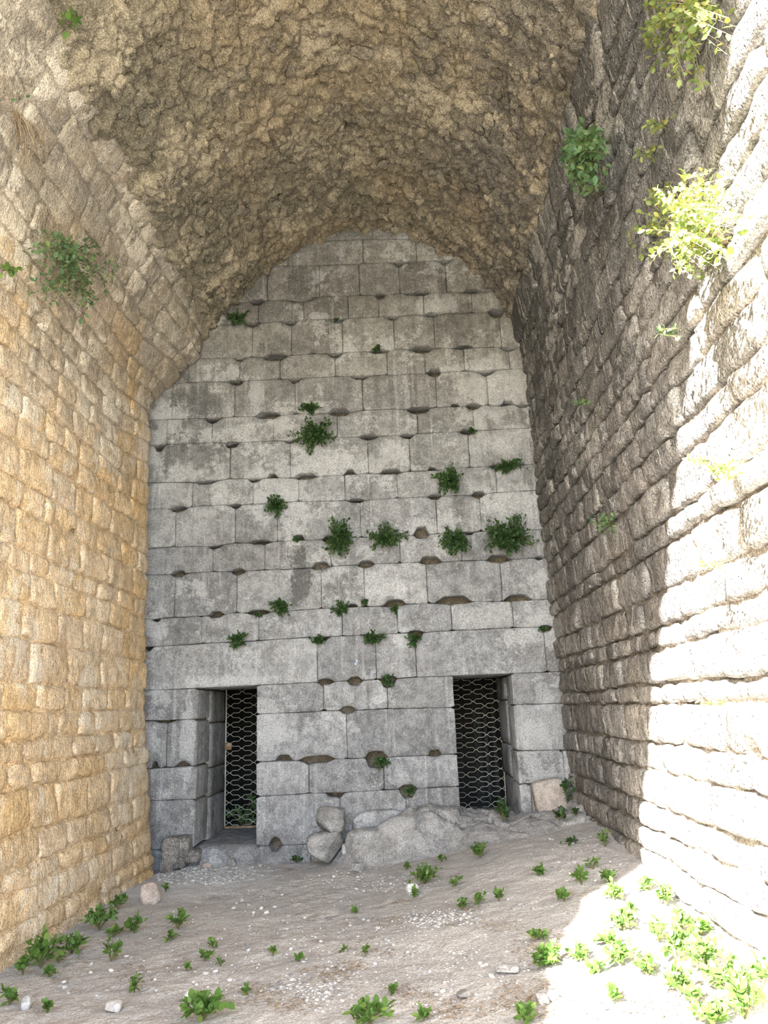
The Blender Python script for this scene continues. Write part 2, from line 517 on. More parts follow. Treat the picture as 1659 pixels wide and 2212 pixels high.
def catmull(pts, per=12):
    P = np.array(pts, float)
    P = np.vstack([2*P[0]-P[1], P, 2*P[-1]-P[-2]])
    out = []
    for i in range(1, len(P)-2):
        for t in np.linspace(0, 1, per, endpoint=False):
            a, b, c, d = P[i-1], P[i], P[i+1], P[i+2]
            out.append(0.5*((2*b)+(c-a)*t+(2*a-5*b+4*c-d)*t*t+(3*b-a-3*c+d)*t**3))
    out.append(P[-2])
    return np.array(out)
PN, PF = catmull(NEAR), catmull(FAR)
SARC = np.concatenate([[0], np.cumsum(np.linalg.norm(np.diff(PN, axis=0), axis=1))])
S_END = SARC[-1]
TAN = np.gradient(PN, SARC, axis=0)
TAN /= np.linalg.norm(TAN, axis=1)[:, None]
NRM = np.stack([TAN[:, 1], -TAN[:, 0]], 1)      # towards the inside
def s_at_index(i):
    return float(np.interp(i, np.arange(len(SARC))/12.0, SARC))
def s_left(z):
    k = 9*12
    return float(np.interp(z, PN[:k, 1], SARC[:k]))
def s_right(z):
    k = 20*12
    return float(np.interp(-z, -PN[k:, 1], SARC[k:]))
def VS(Y, S, H):
    """vault surface: depth Y, arc position S, height H towards the inside"""
    w = smooth(8.1, 9.35, Y)
    x = (1-w)*np.interp(S, SARC, PN[:, 0]) + w*np.interp(S, SARC, PF[:, 0]) + H*np.interp(S, SARC, NRM[:, 0])
    z = (1-w)*np.interp(S, SARC, PN[:, 1]) + w*np.interp(S, SARC, PF[:, 1]) + H*np.interp(S, SARC, NRM[:, 1])
    return np.stack([x, Y, z], -1)
# mouth of the vault behind the viewer, an uneven ring
RIM_I = [0, 4.6, 4.8, 5.0, 5.9, 6.8, 7.6, 8.7, 10.5, 11.2, 12.3, 12.8, 13.4, 13.7, 18, 24, 31]
RIM_Y = [-1.9, -1.75, -1.25, -0.85, -0.4, -0.65, -0.7, -0.85, -0.9, -0.95, -0.9, -1.0, -1.1, -1.1, -1.2, -1.2, -1.2]
RIM_S = [s_at_index(i) for i in RIM_I]
def rim(S):
    return np.interp(S, RIM_S, RIM_Y)

S_L = s_at_index(9.0)           # ashlar below, rubble above (left)
S_R = s_at_index(22.4)           # rubble before, ashlar after (right)

def in_frame(P, margin=40):
    x, y, z = project(P)
    return (z > 0.2) & (x > -margin) & (x < 1659+margin) & (y > -margin) & (y < 2212+margin)

# ------------------------------------------------------------------ ground
def ground_z(x, y, detail=True):
    x, y = np.asarray(x, float), np.asarray(y, float)
    far = np.interp(x, [-3.2, -1.2, -0.4, 0.3, 1.0, 1.9], [-0.09, -0.05, 0.0, 0.10, 0.28, 0.43])
    near = np.interp(x, [-3.2, -1.0, 0.0, 0.8, 1.9], [-0.09, -0.03, 0.03, 0.10, 0.21])
    w = smooth(5.6, 8.2, y)
    z = near*(1-w)+far*w
    if detail:
        z = z + 0.030*fbm(x*1.3, y*1.3, 0, 4, 3) + 0.012*fbm(x*7, y*7, 0, 3, 9)
    return z

_tx, _ty = np.arange(-3.4, 2.3, 0.03), np.arange(-1.0, 10.2, 0.03)
_TZ = ground_z(*np.meshgrid(_tx, _ty))
def gz_fast(x, y):
    u = min(max((x+3.4)/0.03, 0), len(_tx)-2.001); v = min(max((y+1.0)/0.03, 0), len(_ty)-2.001)
    i, j = int(u), int(v)
    a, b = u-i, v-j
    return (_TZ[j, i]*(1-a)+_TZ[j, i+1]*a)*(1-b)+(_TZ[j+1, i]*(1-a)+_TZ[j+1, i+1]*a)*b
def on_ground(px, py):
    r = ray(px, py)
    z = 0.0
    for _ in range(12):
        p = EYE+r*((z-EYE[2])/r[2])
        z = 0.4*z+0.6*gz_fast(p[0], p[1])
    p = EYE+r*((z-EYE[2])/r[2])
    return np.array([p[0], p[1], gz_fast(p[0], p[1])])

xs = np.linspace(-3.3, 2.05, 262)
ys = np.concatenate([np.arange(-3.0, 3.2, 0.1), np.arange(3.2, 9.9, 0.022)])
GX, GY = np.meshgrid(xs, ys)
GZ = ground_z(GX, GY)
GZ = GZ + 0.010*fbm(GX*13, GY*19, 0, 3, 21)*(0.3+smooth(-0.2, 0.4, fbm(GX*1.1, GY*1.1, 4, 2, 25)))
floor = add_obj('floor', make_mesh('floor', np.stack([GX, GY, GZ], -1), quads(len(xs), len(ys))), M['ground'])
tag(floor, 'dusty grey earth floor with chips of stone inside the vault', 'ground', kind='structure')
ox = np.linspace(-60, 60, 61)
OX, OY = np.meshgrid(ox, np.linspace(-90, 14, 53))
OZ = -0.16 + 0*OX
outer = add_obj('terrain', make_mesh('terrain', np.stack([OX, OY, OZ], -1), quads(61, 53)), M['outside'])
tag(outer, 'open dry earth in front of the vault', 'ground', kind='structure')

# bedrock ridge below the back wall, part of the ground
ox, oy = np.linspace(-1.0, 1.95, 130), np.linspace(7.7, 9.75, 96)
RX, RY = np.meshgrid(ox, oy)
top = np.interp(RX, [-1.0, -0.85, -0.6, -0.25, 0.2, 0.6, 1.0, 1.95], [-0.3, -0.02, 0.16, 0.30, 0.40, 0.38, 0.30, 0.27])
foot = np.interp(RX, [-1.0, -0.6, 0.0, 0.35, 0.8, 1.2, 1.95], [9.2, 8.75, 8.7, 8.75, 8.3, 8.1, 8.0])
rise = smooth(0, 1, (RY-foot)/np.interp(RX, [-1, 0.3, 0.9, 1.95], [0.45, 0.5, 0.9, 1.2]))
gz = ground_z(RX, RY, False)
f1, f2, cid = worley(RX*2.6+0.4*RY, RY*2.2, 5)
RZ = gz-0.09+(np.maximum(top-gz, 0)+0.12)*rise + rise*(0.09*fbm(RX*2.2, RY*2.2, 0, 5, 31, 0.6)+0.09*cid-0.07*smooth(0.09, 0.0, f2-f1))+0.03*fbm(RX*9, RY*9, 0, 4, 33, 0.6)
ridge = centred('rock_outcrop', np.stack([RX, RY, RZ], -1), quads(130, 96), M['rock'], floor)
ridge['label'] = 'bare grey bedrock ridge below the doorway'

def surf_z(x, y):
    g = gz_fast(x, y)
    if -1.0 < x < 1.95 and 7.7 < y < 9.75:
        i = int(round((y-7.7)/2.05*95)); j = int(round((x+1.0)/2.95*129))
        g = max(g, float(RZ[i, j]))
    return g
def on_surface(px, py):
    r = ray(px, py)
    t = 2.5/np.linalg.norm(r)
    dt = 0.04/np.linalg.norm(r)
    for _ in range(300):
        p = EYE+r*t
        if p[2] < surf_z(p[0], p[1]): break
        t += dt
    lo, hi = t-dt, t
    for _ in range(8):
        t = (lo+hi)/2
        p = EYE+r*t
        if p[2] < surf_z(p[0], p[1]): hi = t
        else: lo = t
    return np.array([p[0], p[1], surf_z(p[0], p[1])])

# ------------------------------------------------------------------ back wall
def WXZ(pts):
    q = np.array([on_y(x, y, YB) for x, y in pts])
    o = np.argsort(q[:, 0])
    return q[o, 0], q[o, 2]
BND = {
 'top': [(600, 478), (940, 470)],
 0: [(560, 533), (627, 528), (691, 521), (782, 517), (880, 515), (960, 511)],
 1: [(540, 578), (572, 576), (622, 574), (760, 570), (898, 563), (984, 560), (1030, 558)],
 2: [(470, 656), (560, 649), (620, 646), (690, 641), (760, 638), (830, 635), (910, 632), (1020, 630), (1120, 626)],
 3: [(430, 707), (494, 700), (561, 697), (655, 691), (749, 688), (834, 683), (917, 679), (1017, 675), (1140, 668)],
 4: [(400, 775), (505, 772), (588, 770), (660, 765), (755, 761), (851, 755), (942, 751), (1028, 750), (1084, 750), (1150, 747)],
 5: [(320, 830), (391, 827), (488, 824), (530, 822), (608, 818), (716, 814), (798, 811), (917, 806), (959, 802), (1034, 800), (1160, 793)],
 6: [(290, 908), (422, 904), (477, 902), (547, 898), (641, 894), (760, 889), (776, 886), (876, 883), (942, 879), (1034, 875), (1170, 872)],
 7: [(290, 963), (353, 960), (486, 956), (611, 951), (740, 944), (862, 940), (904, 936), (992, 931), (1180, 922)],
 8: [(290, 1043), (422, 1041), (494, 1034), (635, 1031), (716, 1027), (812, 1022), (885, 1018), (930, 1016), (1002, 1011), (1068, 1006), (1190, 1001)],
 9: [(290, 1100), (403, 1096), (430, 1092), (547, 1089), (644, 1083), (785, 1080), (858, 1076), (927, 1072), (1020, 1069), (1075, 1064), (1200, 1057)],
 10: [(290, 1186), (342, 1182), (447, 1179), (508, 1173), (599, 1169), (660, 1167), (770, 1161), (870, 1158), (948, 1153), (1026, 1148), (1210, 1142)],
 11: [(290, 1243), (394, 1239), (458, 1235), (527, 1233), (674, 1226), (770, 1220), (867, 1216), (957, 1213), (1002, 1211), (1102, 1208), (1220, 1202)],
 12: [(290, 1338), (397, 1333), (477, 1328), (511, 1324), (580, 1322), (691, 1315), (773, 1311), (876, 1305), (1026, 1299), (1102, 1299), (1220, 1292)],
 13: [(280, 1399), (364, 1395), (436, 1390), (558, 1384), (660, 1377), (760, 1373), (858, 1368), (921, 1365), (978, 1362), (1111, 1356), (1240, 1352)],
 14: [(270, 1493), (400, 1488), (431, 1486), (557, 1480), (684, 1474), (780, 1470), (812, 1468), (900, 1463), (975, 1460), (1102, 1455), (1250, 1449)],
 15: [(270, 1560), (325, 1557), (422, 1554), (556, 1543), (642, 1539), (699, 1536), (768, 1534), (837, 1531), (978, 1528), (1113, 1522), (1250, 1518)],
 16: [(270, 1662), (337, 1660), (419, 1655), (557, 1646), (666, 1643), (717, 1640), (780, 1638), (847, 1635), (925, 1632), (984, 1629), (1116, 1622), (1250, 1620)],
 17: [(270, 1732), (334, 1730), (425, 1726), (556, 1721), (666, 1714), (741, 1712), (828, 1707), (900, 1704), (991, 1699), (1119, 1694), (1250, 1690)],
 18: [(270, 1838), (553, 1828), (680, 1823), (1000, 1812), (1250, 1802)],
 'base': [(270, 1960), (1250, 1930)],
}
BW = {k: WXZ(v) for k, v in BND.items()}
DL, DR = (-2.565, -1.838), (0.57, 1.285)
# boundary, x, y, width, up, down (pixels): the chiselled pockets along the joints
HOLES = {
 1: [(862, 24, 3, 10), (960, 26, 0, 9)],
 2: [(555, 34, 6, 8), (650, 64, 0, 7), (823, 24, 8, 8), (909, 34, 8, 5), (510, 20, 0, 5), (1020, 44, 10, 2)],
 3: [(459, 18, 0, 6), (544, 30, 0, 6), (627, 30, 0, 9), (728, 32, 0, 8), (848, 30, 0, 8), (933, 34, 6, 6), (1073, 40, 8, 14)],
 4: [(518, 26, 0, 7), (594, 60, 8, 8), (674, 16, 5, 0), (724, 32, 0, 9), (818, 40, 6, 5), (912, 50, 8, 8), (1003, 40, 8, 2), (1100, 40, 0, 7)],
 5: [(509, 34, 2, 8), (637, 30, 0, 9), (779, 40, 0, 7), (938, 32, 12, 8), (1052, 36, 0, 9)],
 6: [(458, 36, 0, 9), (577, 60, 10, 6), (733, 50, 10, 7), (904, 54, 4, 11), (984, 20, 8, 1), (1023, 34, 8, 7), (1098, 30, 12, 0), (1128, 28, 0, 6)],
 7: [(344, 26, 0, 15), (500, 30, 2, 11), (627, 26, 0, 6), (795, 44, 5, 6), (879, 32, 3, 7), (1009, 34, 6, 6)],
 8: [(444, 50, 0, 6), (549, 30, 0, 7), (588, 24, 12, 0), (660, 50, 10, 4), (755, 26, 14, 0), (842, 50, 9, 3), (933, 20, 10, 0), (1072, 30, 4, 5)],
 9: [(383, 40, 5, 7), (508, 28, 3, 6), (770, 34, 5, 4), (939, 30, 5, 6), (1035, 30, 8, 5)],
 10: [(464, 34, 0, 6), (561, 50, 5, 4), (644, 26, 14, 0), (912, 34, 20, 7), (1013, 20, 0, 5), (709, 24, 8, 7)],
 11: [(383, 34, 8, 5), (513, 30, 6, 6), (691, 40, 12, 5), (790, 36, 10, 6), (930, 50, 14, 4), (1078, 50, 12, 5), (1166, 18, 4, 4)],
 12: [(336, 20, 0, 6), (466, 34, 9, 5), (558, 50, 6, 5), (761, 26, 8, 0), (852, 50, 12, 3), (981, 80, 14, 3), (1120, 60, 14, 0)],
 13: [(319, 16, 0, 9), (514, 26, 0, 7), (696, 30, 0, 9), (809, 40, 0, 15), (898, 34, 4, 13), (1180, 26, 3, 9)],
 14: [(702, 34, 6, 5), (765, 30, 8, 9), (839, 36, 6, 17)],
 15: [(355, 44, 0, 5), (750, 36, 8, 6)],
 16: [(334, 16, 14, 0), (392, 30, 10, 0), (612, 36, 12, 0), (684, 74, 8, 6), (812, 44, 12, 20), (940, 28, 10, 3)],
 17: [(723, 40, 0, 9), (881, 36, 8, 17)],
 18: [(596, 24, 15, 13)],
}
PXM = YB/FPX*0.985
HW = {}
for k, hs in HOLES.items():
    HW[k] = []
    for (x, w, up, dn) in hs:
        ymid = np.interp(x, [p[0] for p in BND[k]], [p[1] for p in BND[k]])
        HW[k].append((on_y(x, ymid, YB)[0], w*PXM, up*PXM, dn*PXM))

def notch(X, k, side):
    r = np.zeros_like(X)
    for (c, w, up, dn) in HW.get(k, ()):
        a = up if side == 'up' else dn
        if a <= 0: continue
        dx = np.abs(X-c+0.01*vnoise(X*40, c*7, 0, 4))
        r = np.maximum(r, a*smooth(w*0.56, w*0.26, dx))
    return r

# course: (upper boundary, lower boundary, joints); joints in pixels at mid height, or (X,) in metres
ROWS = [
 ('top', 0, [600, 691, 805, 950]),
 (0, 1, [560, 622, 784, 899, 1020]),
 (1, 2, [480, 577, 690, 776, 862, 963, 1110]),
 (2, 3, [440, 558, 656, 752, 818, 915, 1019, 1130]),
 (3, 4, [410, 545, 629, 740, 851, 938, 1081, 1150]),
 (4, 5, [340, 407, 518, 605, 724, 836, 918, 1003, 1100, 1160]),
 (5, 6, [300, 371, 507, 638, 783, 942, 1053, 1170]),
 (6, 7, [290, 360, 458, 590, 728, 902, 1023, 1180]),
 (7, 8, [290, 497, 627, 795, 885, 1013, 1190]),
 (8, 9, [290, 415, 546, 645, 745, 858, 950, 1072, 1195]),
 (9, 10, [290, 379, 508, 599, 779, 943, 1038, 1200]),
 (10, 11, [290, 459, 572, 714, 864, 996, 1210]),
 (11, 12, [285, 377, 511, 694, 787, 922, 1083, 1220]),
 (12, 13, [280, 436, 559, 739, 858, 975, 1108, 1230]),
 (13, 14, [275, 685, 812, 898, 1178, 1245]),
 (14, 15, [270, (DL[0],)]), (14, 15, [(DL[1],), 699, 837, (DR[0],)]), (14, 15, [(DR[1],), 1250]),
 (15, 16, [270, 360, (DL[0],)]), (15, 16, [(DL[1],), 749, (DR[0],)]), (15, 16, [(DR[1],), 1250]),
 (16, 17, [270, (DL[0],)]), (16, 17, [(DL[1],), 667, 829, (DR[0],)]), (16, 17, [(DR[1],), 1219, 1250]),
 (17, 18, [270, (DL[0],)]), (17, 18, [(DL[1],), 735, 878, (DR[0],)]), (17, 18, [(DR[1],), 1150, 1250]),
 (18, 'base', [270, 350, (DL[0],)]), (18, 'base', [(DL[1],), 672, 800, (DR[0],)]), (18, 'base', [(DR[1],), 1250]),
]
def WS(A, B, H):
    return np.stack([A, YB-H, B], -1)

# rubble core behind the facing blocks, with the two passages left open
def box_mesh(boxes):
    V, F = [], []
    for (x0, x1, y0, y1, z0, z1) in boxes:
        b = len(V)
        V += [(x, y, z) for z in (z0, z1) for y in (y0, y1) for x in (x0, x1)]
        F += [[b+i for i in q] for q in ((0, 2, 3, 1), (4, 5, 7, 6), (0, 1, 5, 4), (2, 6, 7, 3), (0, 4, 6, 2), (1, 3, 7, 5))]
    return V, F
cy0, cy1 = YB+0.24, YB+1.62
V, F = box_mesh([(-4.4, DL[0]-0.05, cy0, cy1, -0.5, 2.06), (DL[1]+0.05, DR[0]-0.05, cy0, cy1, -0.5, 2.06),
                 (DR[1]+0.05, 3.2, cy0, cy1, -0.5, 2.06), (-4.4, 3.2, cy0, cy1, 2.06, 9.2)])
wall_back = add_obj('wall_back', make_mesh('wall_back', V, F, False), M['ashlar_core'])
tag(wall_back, 'grey ashlar end wall of the vault with two barred doorways', 'wall', kind='structure')
rng = np.random.RandomState(11)
nblock = 0
for (bt, bb, joints) in ROWS:
    yt = np.mean([p[1] for p in BND[bt]]); yb = np.mean([p[1] for p in BND[bb]])
    X = []
    for j in joints:
        if isinstance(j, tuple): X.append(j[0])
        else:
            ymid = 0.5*(np.interp(j, [p[0] for p in BND[bt]], [p[1] for p in BND[bt]]) + np.interp(j, [p[0] for p in BND[bb]], [p[1] for p in BND[bb]]))
            X.append(on_y(j, ymid, YB)[0])
    for i in range(len(X)-1):
        seed = nblock; nblock += 1
        gap = 0.0022
        x0, x1 = X[i]+gap, X[i+1]-gap
        if isinstance(joints[i], tuple): x0 = X[i]
        if isinstance(joints[i+1], tuple): x1 = X[i+1]
        w = x1-x0
        zt = np.interp((x0+x1)/2, *BW[bt]); zb = np.interp((x0+x1)/2, *BW[bb])
        r = 0.010
        U, Vv = span(w, 0.034, r), span(zt-zb, 0.045, r)
        xx = x0+U*w
        tops = np.interp(xx, *BW[bt])-gap-notch(xx, bt, 'dn')+0.003*vnoise(xx*14, seed, 0, 1)
        bots = np.interp(xx, *BW[bb])+gap+notch(xx, bb, 'up')+0.003*vnoise(xx*14, seed, 5, 2)
        # rounded corners
        cr = rng.uniform(0.002, 0.024, 4)
        dl, dr_ = xx-x0, x1-xx
        tops = tops-cr[0]*smooth(0.05, 0, dl)-cr[1]*smooth(0.05, 0, dr_)
        bots = bots+cr[2]*smooth(0.05, 0, dl)+cr[3]*smooth(0.05, 0, dr_)
        A = np.broadcast_to(xx, (len(Vv), len(xx))).copy()
        B = bots[None, :]+(tops-bots)[None, :]*Vv[:, None]
        A += 0.004*vnoise(B*11, A*2, seed, 8)*np.sin(np.pi*0+1)
        e = np.minimum(np.minimum(A-x0, x1-A), np.minimum(B-bots[None, :], tops[None, :]-B))
        e = np.clip(e/r, 0, 1)
        H = rng.uniform(-0.010, 0.010) - r*(1-e)**2 + 0.009*fbm(A*3.5, B*3.5, seed*3.7, 4, 5)
        H += (A-(x0+x1)/2)*rng.uniform(-0.008, 0.008) + (B-(zt+zb)/2)*rng.uniform(-0.012, 0.012)
        # scooped pockets and spalled edges
        for k, side in ((bt, -1), (bb, 1)):
            for (c, hw, up, dn) in HW.get(k, ()):
                zc = np.interp(c, *BW[k])
                a = up if side > 0 else dn
                if a <= 0: continue
                d = ((A-c)/(hw*0.62))**2+((B-zc)/(a*1.5))**2
                H -= 0.07*np.exp(-d*1.2)*(0.8+0.4*fbm(A*20, B*20, seed, 3, 6))
        if rng.rand() < 0.35:
            c, d0 = rng.uniform(x0, x1), rng.uniform(0.05, 0.11)
            zc = zb if rng.rand() < 0.7 else zt
            d = ((A-c)/(d0*1.7))**2+((B-zc)/d0)**2
            H -= 0.035*smooth(1.1, 0.3, d)*(1+0.5*fbm(A*16, B*16, seed, 3, 7))
        depth = 0.28
        near_door = [abs(v-q) < 1e-6 for v in (X[i], X[i+1]) for q in (*DL, *DR)]
        if any(near_door): depth = 0.62
        if bt == 13 and ((x0 < DL[1] and x1 > DL[0]) or (x0 < DR[1] and x1 > DR[0])): depth = 1.60
        if bt == 18: H += 0.02
        Vx, Fx = block(A, B, WS, H, depth)
        centred('stone_block', Vx, Fx, M['ashlar'], wall_back)
# two flecks of pale blue paint on the lintel course
for (px, py) in ((771, 1428), (768, 1434)):
    p = on_y(px, py, YB-0.012)
    Vx, Fx = rock((0.028, 0.004, 0.03), 3, 3, 0.3, px)
    centred('paint_fleck', Vx+p, Fx, M['paint'], wall_back)
# drafted margins do not run through the reveals: separate jamb stones line the passages
for (xe, sg, zs) in ((DL[0], -1, [-0.1, 0.62, 0.97, 1.53, 1.95]), (DL[1], 1, [-0.1, 0.70, 1.1, 1.62, 1.95]),
                     (DR[0], -1, [-0.1, 0.66, 1.05, 1.6, 1.97]), (DR[1], 1, [-0.1, 0.72, 1.12, 1.68, 1.97])):
    for a, b in zip(zs[:-1], zs[1:]):
        off = sg*rng.uniform(-0.02, 0.012)
        Vx, Fx = rock((0.42, 0.98, b-a-0.006), 22, 7, 0.035, int(rng.randint(9999)), 2.2)
        Vx = Vx+np.array([xe+off+sg*0.21, YB+0.62+0.48, (a+b)/2])
        centred('jamb_stone', Vx, Fx, M['ashlar'], wall_back)
Vx, Fx = rock((0.9, 1.65, 0.5), 16, 9, 0.03, 77, 2.0)
centred('threshold_stone', Vx+np.array([-2.2, YB+0.80, -0.12]), Fx, M['ashlar'], wall_back)
Vx, Fx = rock((0.9, 1.35, 0.5), 16, 9, 0.05, 78, 2.0)
centred('threshold_stone', Vx+np.array([0.93, YB+0.69, 0.06]), Fx, M['ashlar'], wall_back)

# chambers behind the doorways, their gloom carried by the wall colour
def chamber(x0, x1, z1):
    y0, y1, z0 = YB+1.58, YB+4.6, -0.2
    t = 0.12
    V, F = box_mesh([(x0-t, x0, y0, y1, z0, z1), (x1, x1+t, y0, y1, z0, z1), (x0-t, x1+t, y1, y1+t, z0, z1), (x0-t, x1+t, y0, y1+t, z1, z1+t),
                     (x0-t, x1+t, y0, y1+t, z0-t, z0)])
    return V, F
V1, F1 = chamber(-4.2, -0.75, 3.0)
V2, F2 = chamber(-0.62, 3.0, 3.0)
tag(add_obj('wall_chamber', make_mesh('wall_chamber', V1, F1, False), M['chamber']), 'chamber with shade coloured into its walls behind the barred doorway beside the honey wall', 'room', kind='structure')
tag(add_obj('wall_chamber', make_mesh('wall_chamber', V2, F2, False), M['chamber']), 'chamber with shade coloured into its walls behind the barred doorway above the bedrock ridge', 'room', kind='structure')

# ------------------------------------------------------------------ side walls and vault
def vault_sheet(s0, s1, ds, ylist, hfun, mat, name, y_end=None):
    ss = np.linspace(s0, s1, max(3, int((s1-s0)/ds)))
    yy = np.array(ylist)
    S, T = np.meshgrid(ss, yy)
    # the first rows follow the uneven mouth
    T = np.where(T < 1.0, rim(S)+(T+2.0)/3.0*(1.0-rim(S)), T)
    H = hfun(S, T)
    P = VS(T, S, H)
    F = quads(len(ss), len(yy))
    return add_obj(name, make_mesh(name, P, F[:, ::-1]), mat)
y_mouth = list(np.arange(-2.0, 1.0, 0.12))+list(np.arange(1.0, 2.8, 0.1))
R_PITS = []
for (px, py, rr, dd) in ((1588, 1640, 0.085, 0.3), (1288, 285, 0.09, 0.3), (1212, 520, 0.10, 0.25), (1395, 772, 0.05, 0.15), (1445, 940, 0.05, 0.15), (1500, 320, 0.06, 0.2), (1470, 560, 0.06, 0.2), (1410, 1080, 0.04, 0.15)):
    p = on_x(px, py, 1.80)
    R_PITS.append((p[1], s_right(p[2]), rr, dd))
L_PITS = []
for (px, py, rr, dd) in ((8, 1598, 0.035, 0.15), (8, 1160, 0.04, 0.15), (92, 1412, 0.03, 0.1), (290, 1614, 0.035, 0.12), (232, 1798, 0.03, 0.1), (270, 1610, 0.03, 0.1), (185, 1930, 0.035, 0.12),
                         (95, 690, 0.06, 0.2), (130, 790, 0.035, 0.15), (250, 1051, 0.03, 0.12), (168, 1142, 0.03, 0.1), (70, 512, 0.05, 0.2), (120, 100, 0.10, 0.3), (64, 1088, 0.04, 0.15), (290, 1645, 0.03, 0.1)):
    p = on_x(px, py, -3.12)
    L_PITS.append((p[1], s_left(p[2]), rr, dd))
def pits(T, S, lst):
    r = np.zeros(np.broadcast(T, S).shape)
    for (y, s_, rr, dd) in lst:
        d = np.sqrt(((T-y)/(rr*1.3))**2+((S-s_)/rr)**2)
        r = np.maximum(r, dd*smooth(1.15, 0.6, d+0.25*vnoise(T*18, S*18, 0, 13)))
    return r
def h_left(S, T):
    lum = 0.05*fbm(S*2.2, T*1.4, 3, 4, 41)+0.02*fbm(S*9, T*9, 3, 3, 42)
    f1, f2, c = worley(T*1.8, S*4, 2)
    near = smooth(5.2, 4.6, T)
    return -0.018-pits(T, S, L_PITS)+0.014*fbm(S*8, T*8, 0, 4, 43)+near*(lum+0.05*smooth(0.02, 0.2, f2-f1))
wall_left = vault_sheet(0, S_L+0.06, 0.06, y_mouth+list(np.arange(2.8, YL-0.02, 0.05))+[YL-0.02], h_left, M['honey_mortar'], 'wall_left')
tag(wall_left, 'honey-coloured coursed stone side wall in the shade', 'wall', kind='structure')
def h_right(S, T):
    f1, f2, c = worley(T*1.8, S*4, 3)
    near = smooth(2.9, 2.3, T)
    return -0.030-pits(T, S, R_PITS)+0.012*fbm(S*8, T*8, 0, 4, 53)+near*(0.03+0.05*smooth(0.02, 0.2, f2-f1)+0.05*fbm(S*2.2, T*1.4, 3, 4, 51))
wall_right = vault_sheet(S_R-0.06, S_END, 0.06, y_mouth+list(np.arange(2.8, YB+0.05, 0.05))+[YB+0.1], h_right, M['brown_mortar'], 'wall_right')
tag(wall_right, 'grey-brown coursed stone side wall, sunlit towards the mouth', 'wall', kind='structure')
V_PITS = []
for (px, py, rr) in ((755, 284, 0.06), (770, 284, 0.045), (920, 290, 0.03), (700, 190, 0.04), (765, 315, 0.05), (1040, 220, 0.04)):
    r = ray(px, py)
    p = EYE+r*((8.27-EYE[2])/r[2])
    k = 12*12
    V_PITS.append((p[1], float(np.interp(p[0], PN[k:k+120, 0], SARC[k:k+120])), rr, 0.16))
def h_vault(S, T):
    w1, w2, c1 = worley(S*5.5+0.6*fbm(S*3, T*3, 0, 2, 60), T*4.2+0.6*fbm(S*3, T*3, 5, 2, 61), 6)
    v1, v2, c2 = worley(S*13+0.5*fbm(S*6, T*6, 0, 2, 62), T*9, 7)
    big = 0.06*fbm(S*1.1, T*1.1, 2, 3, 63)-pits(T, S, V_PITS)
    h = big+0.05*(c1-0.5)+0.028*smooth(0, 0.35, w2-w1)*(0.5+c1)+0.03*(c2-0.5)+0.016*smooth(0, 0.4, v2-v1)*(0.4+c2)+0.05*fbm(S*9, T*9, 1, 5, 64, 0.6)-0.07*smooth(0.45, 0.8, fbm(S*2.5, T*1.6, 9, 3, 65))
    S = S+0.22*fbm(T*2.2, S*2.2, 3, 3, 66)
    edge = smooth(S_L-0.35, S_L+0.25, S)*smooth(S_R+0.35, S_R-0.3, S)
    return h*np.clip(edge*1.5, 0, 1)-0.09*(1-edge)+0.035*edge
ceiling = vault_sheet(S_L-0.55, S_R+0.55, 0.02, y_mouth+list(np.arange(2.8, 5.0, 0.09))+list(np.arange(5.0, YB-0.02, 0.019))+[YB-0.01, YB+0.02, YB+0.1], h_vault, M['vault'], 'ceiling')
tag(ceiling, 'rough brown rubble barrel vault overhead', 'vault', kind='structure')

# thick masonry over the vault: outer face and mouth
ss = np.linspace(0, S_END, 90)
rows = []
for h, yf in ((-0.04, 'rim'), (-0.75, 'rim'), (-0.75, 'end')):
    yy = rim(ss) if yf == 'rim' else np.full(len(ss), YB+0.4)
    rows.append(VS(yy, ss, np.full(len(ss), h)))
P = np.concatenate(rows)
mass = centred('outer_masonry', P, quads(90, 3), M['brown_mortar'], ceiling)

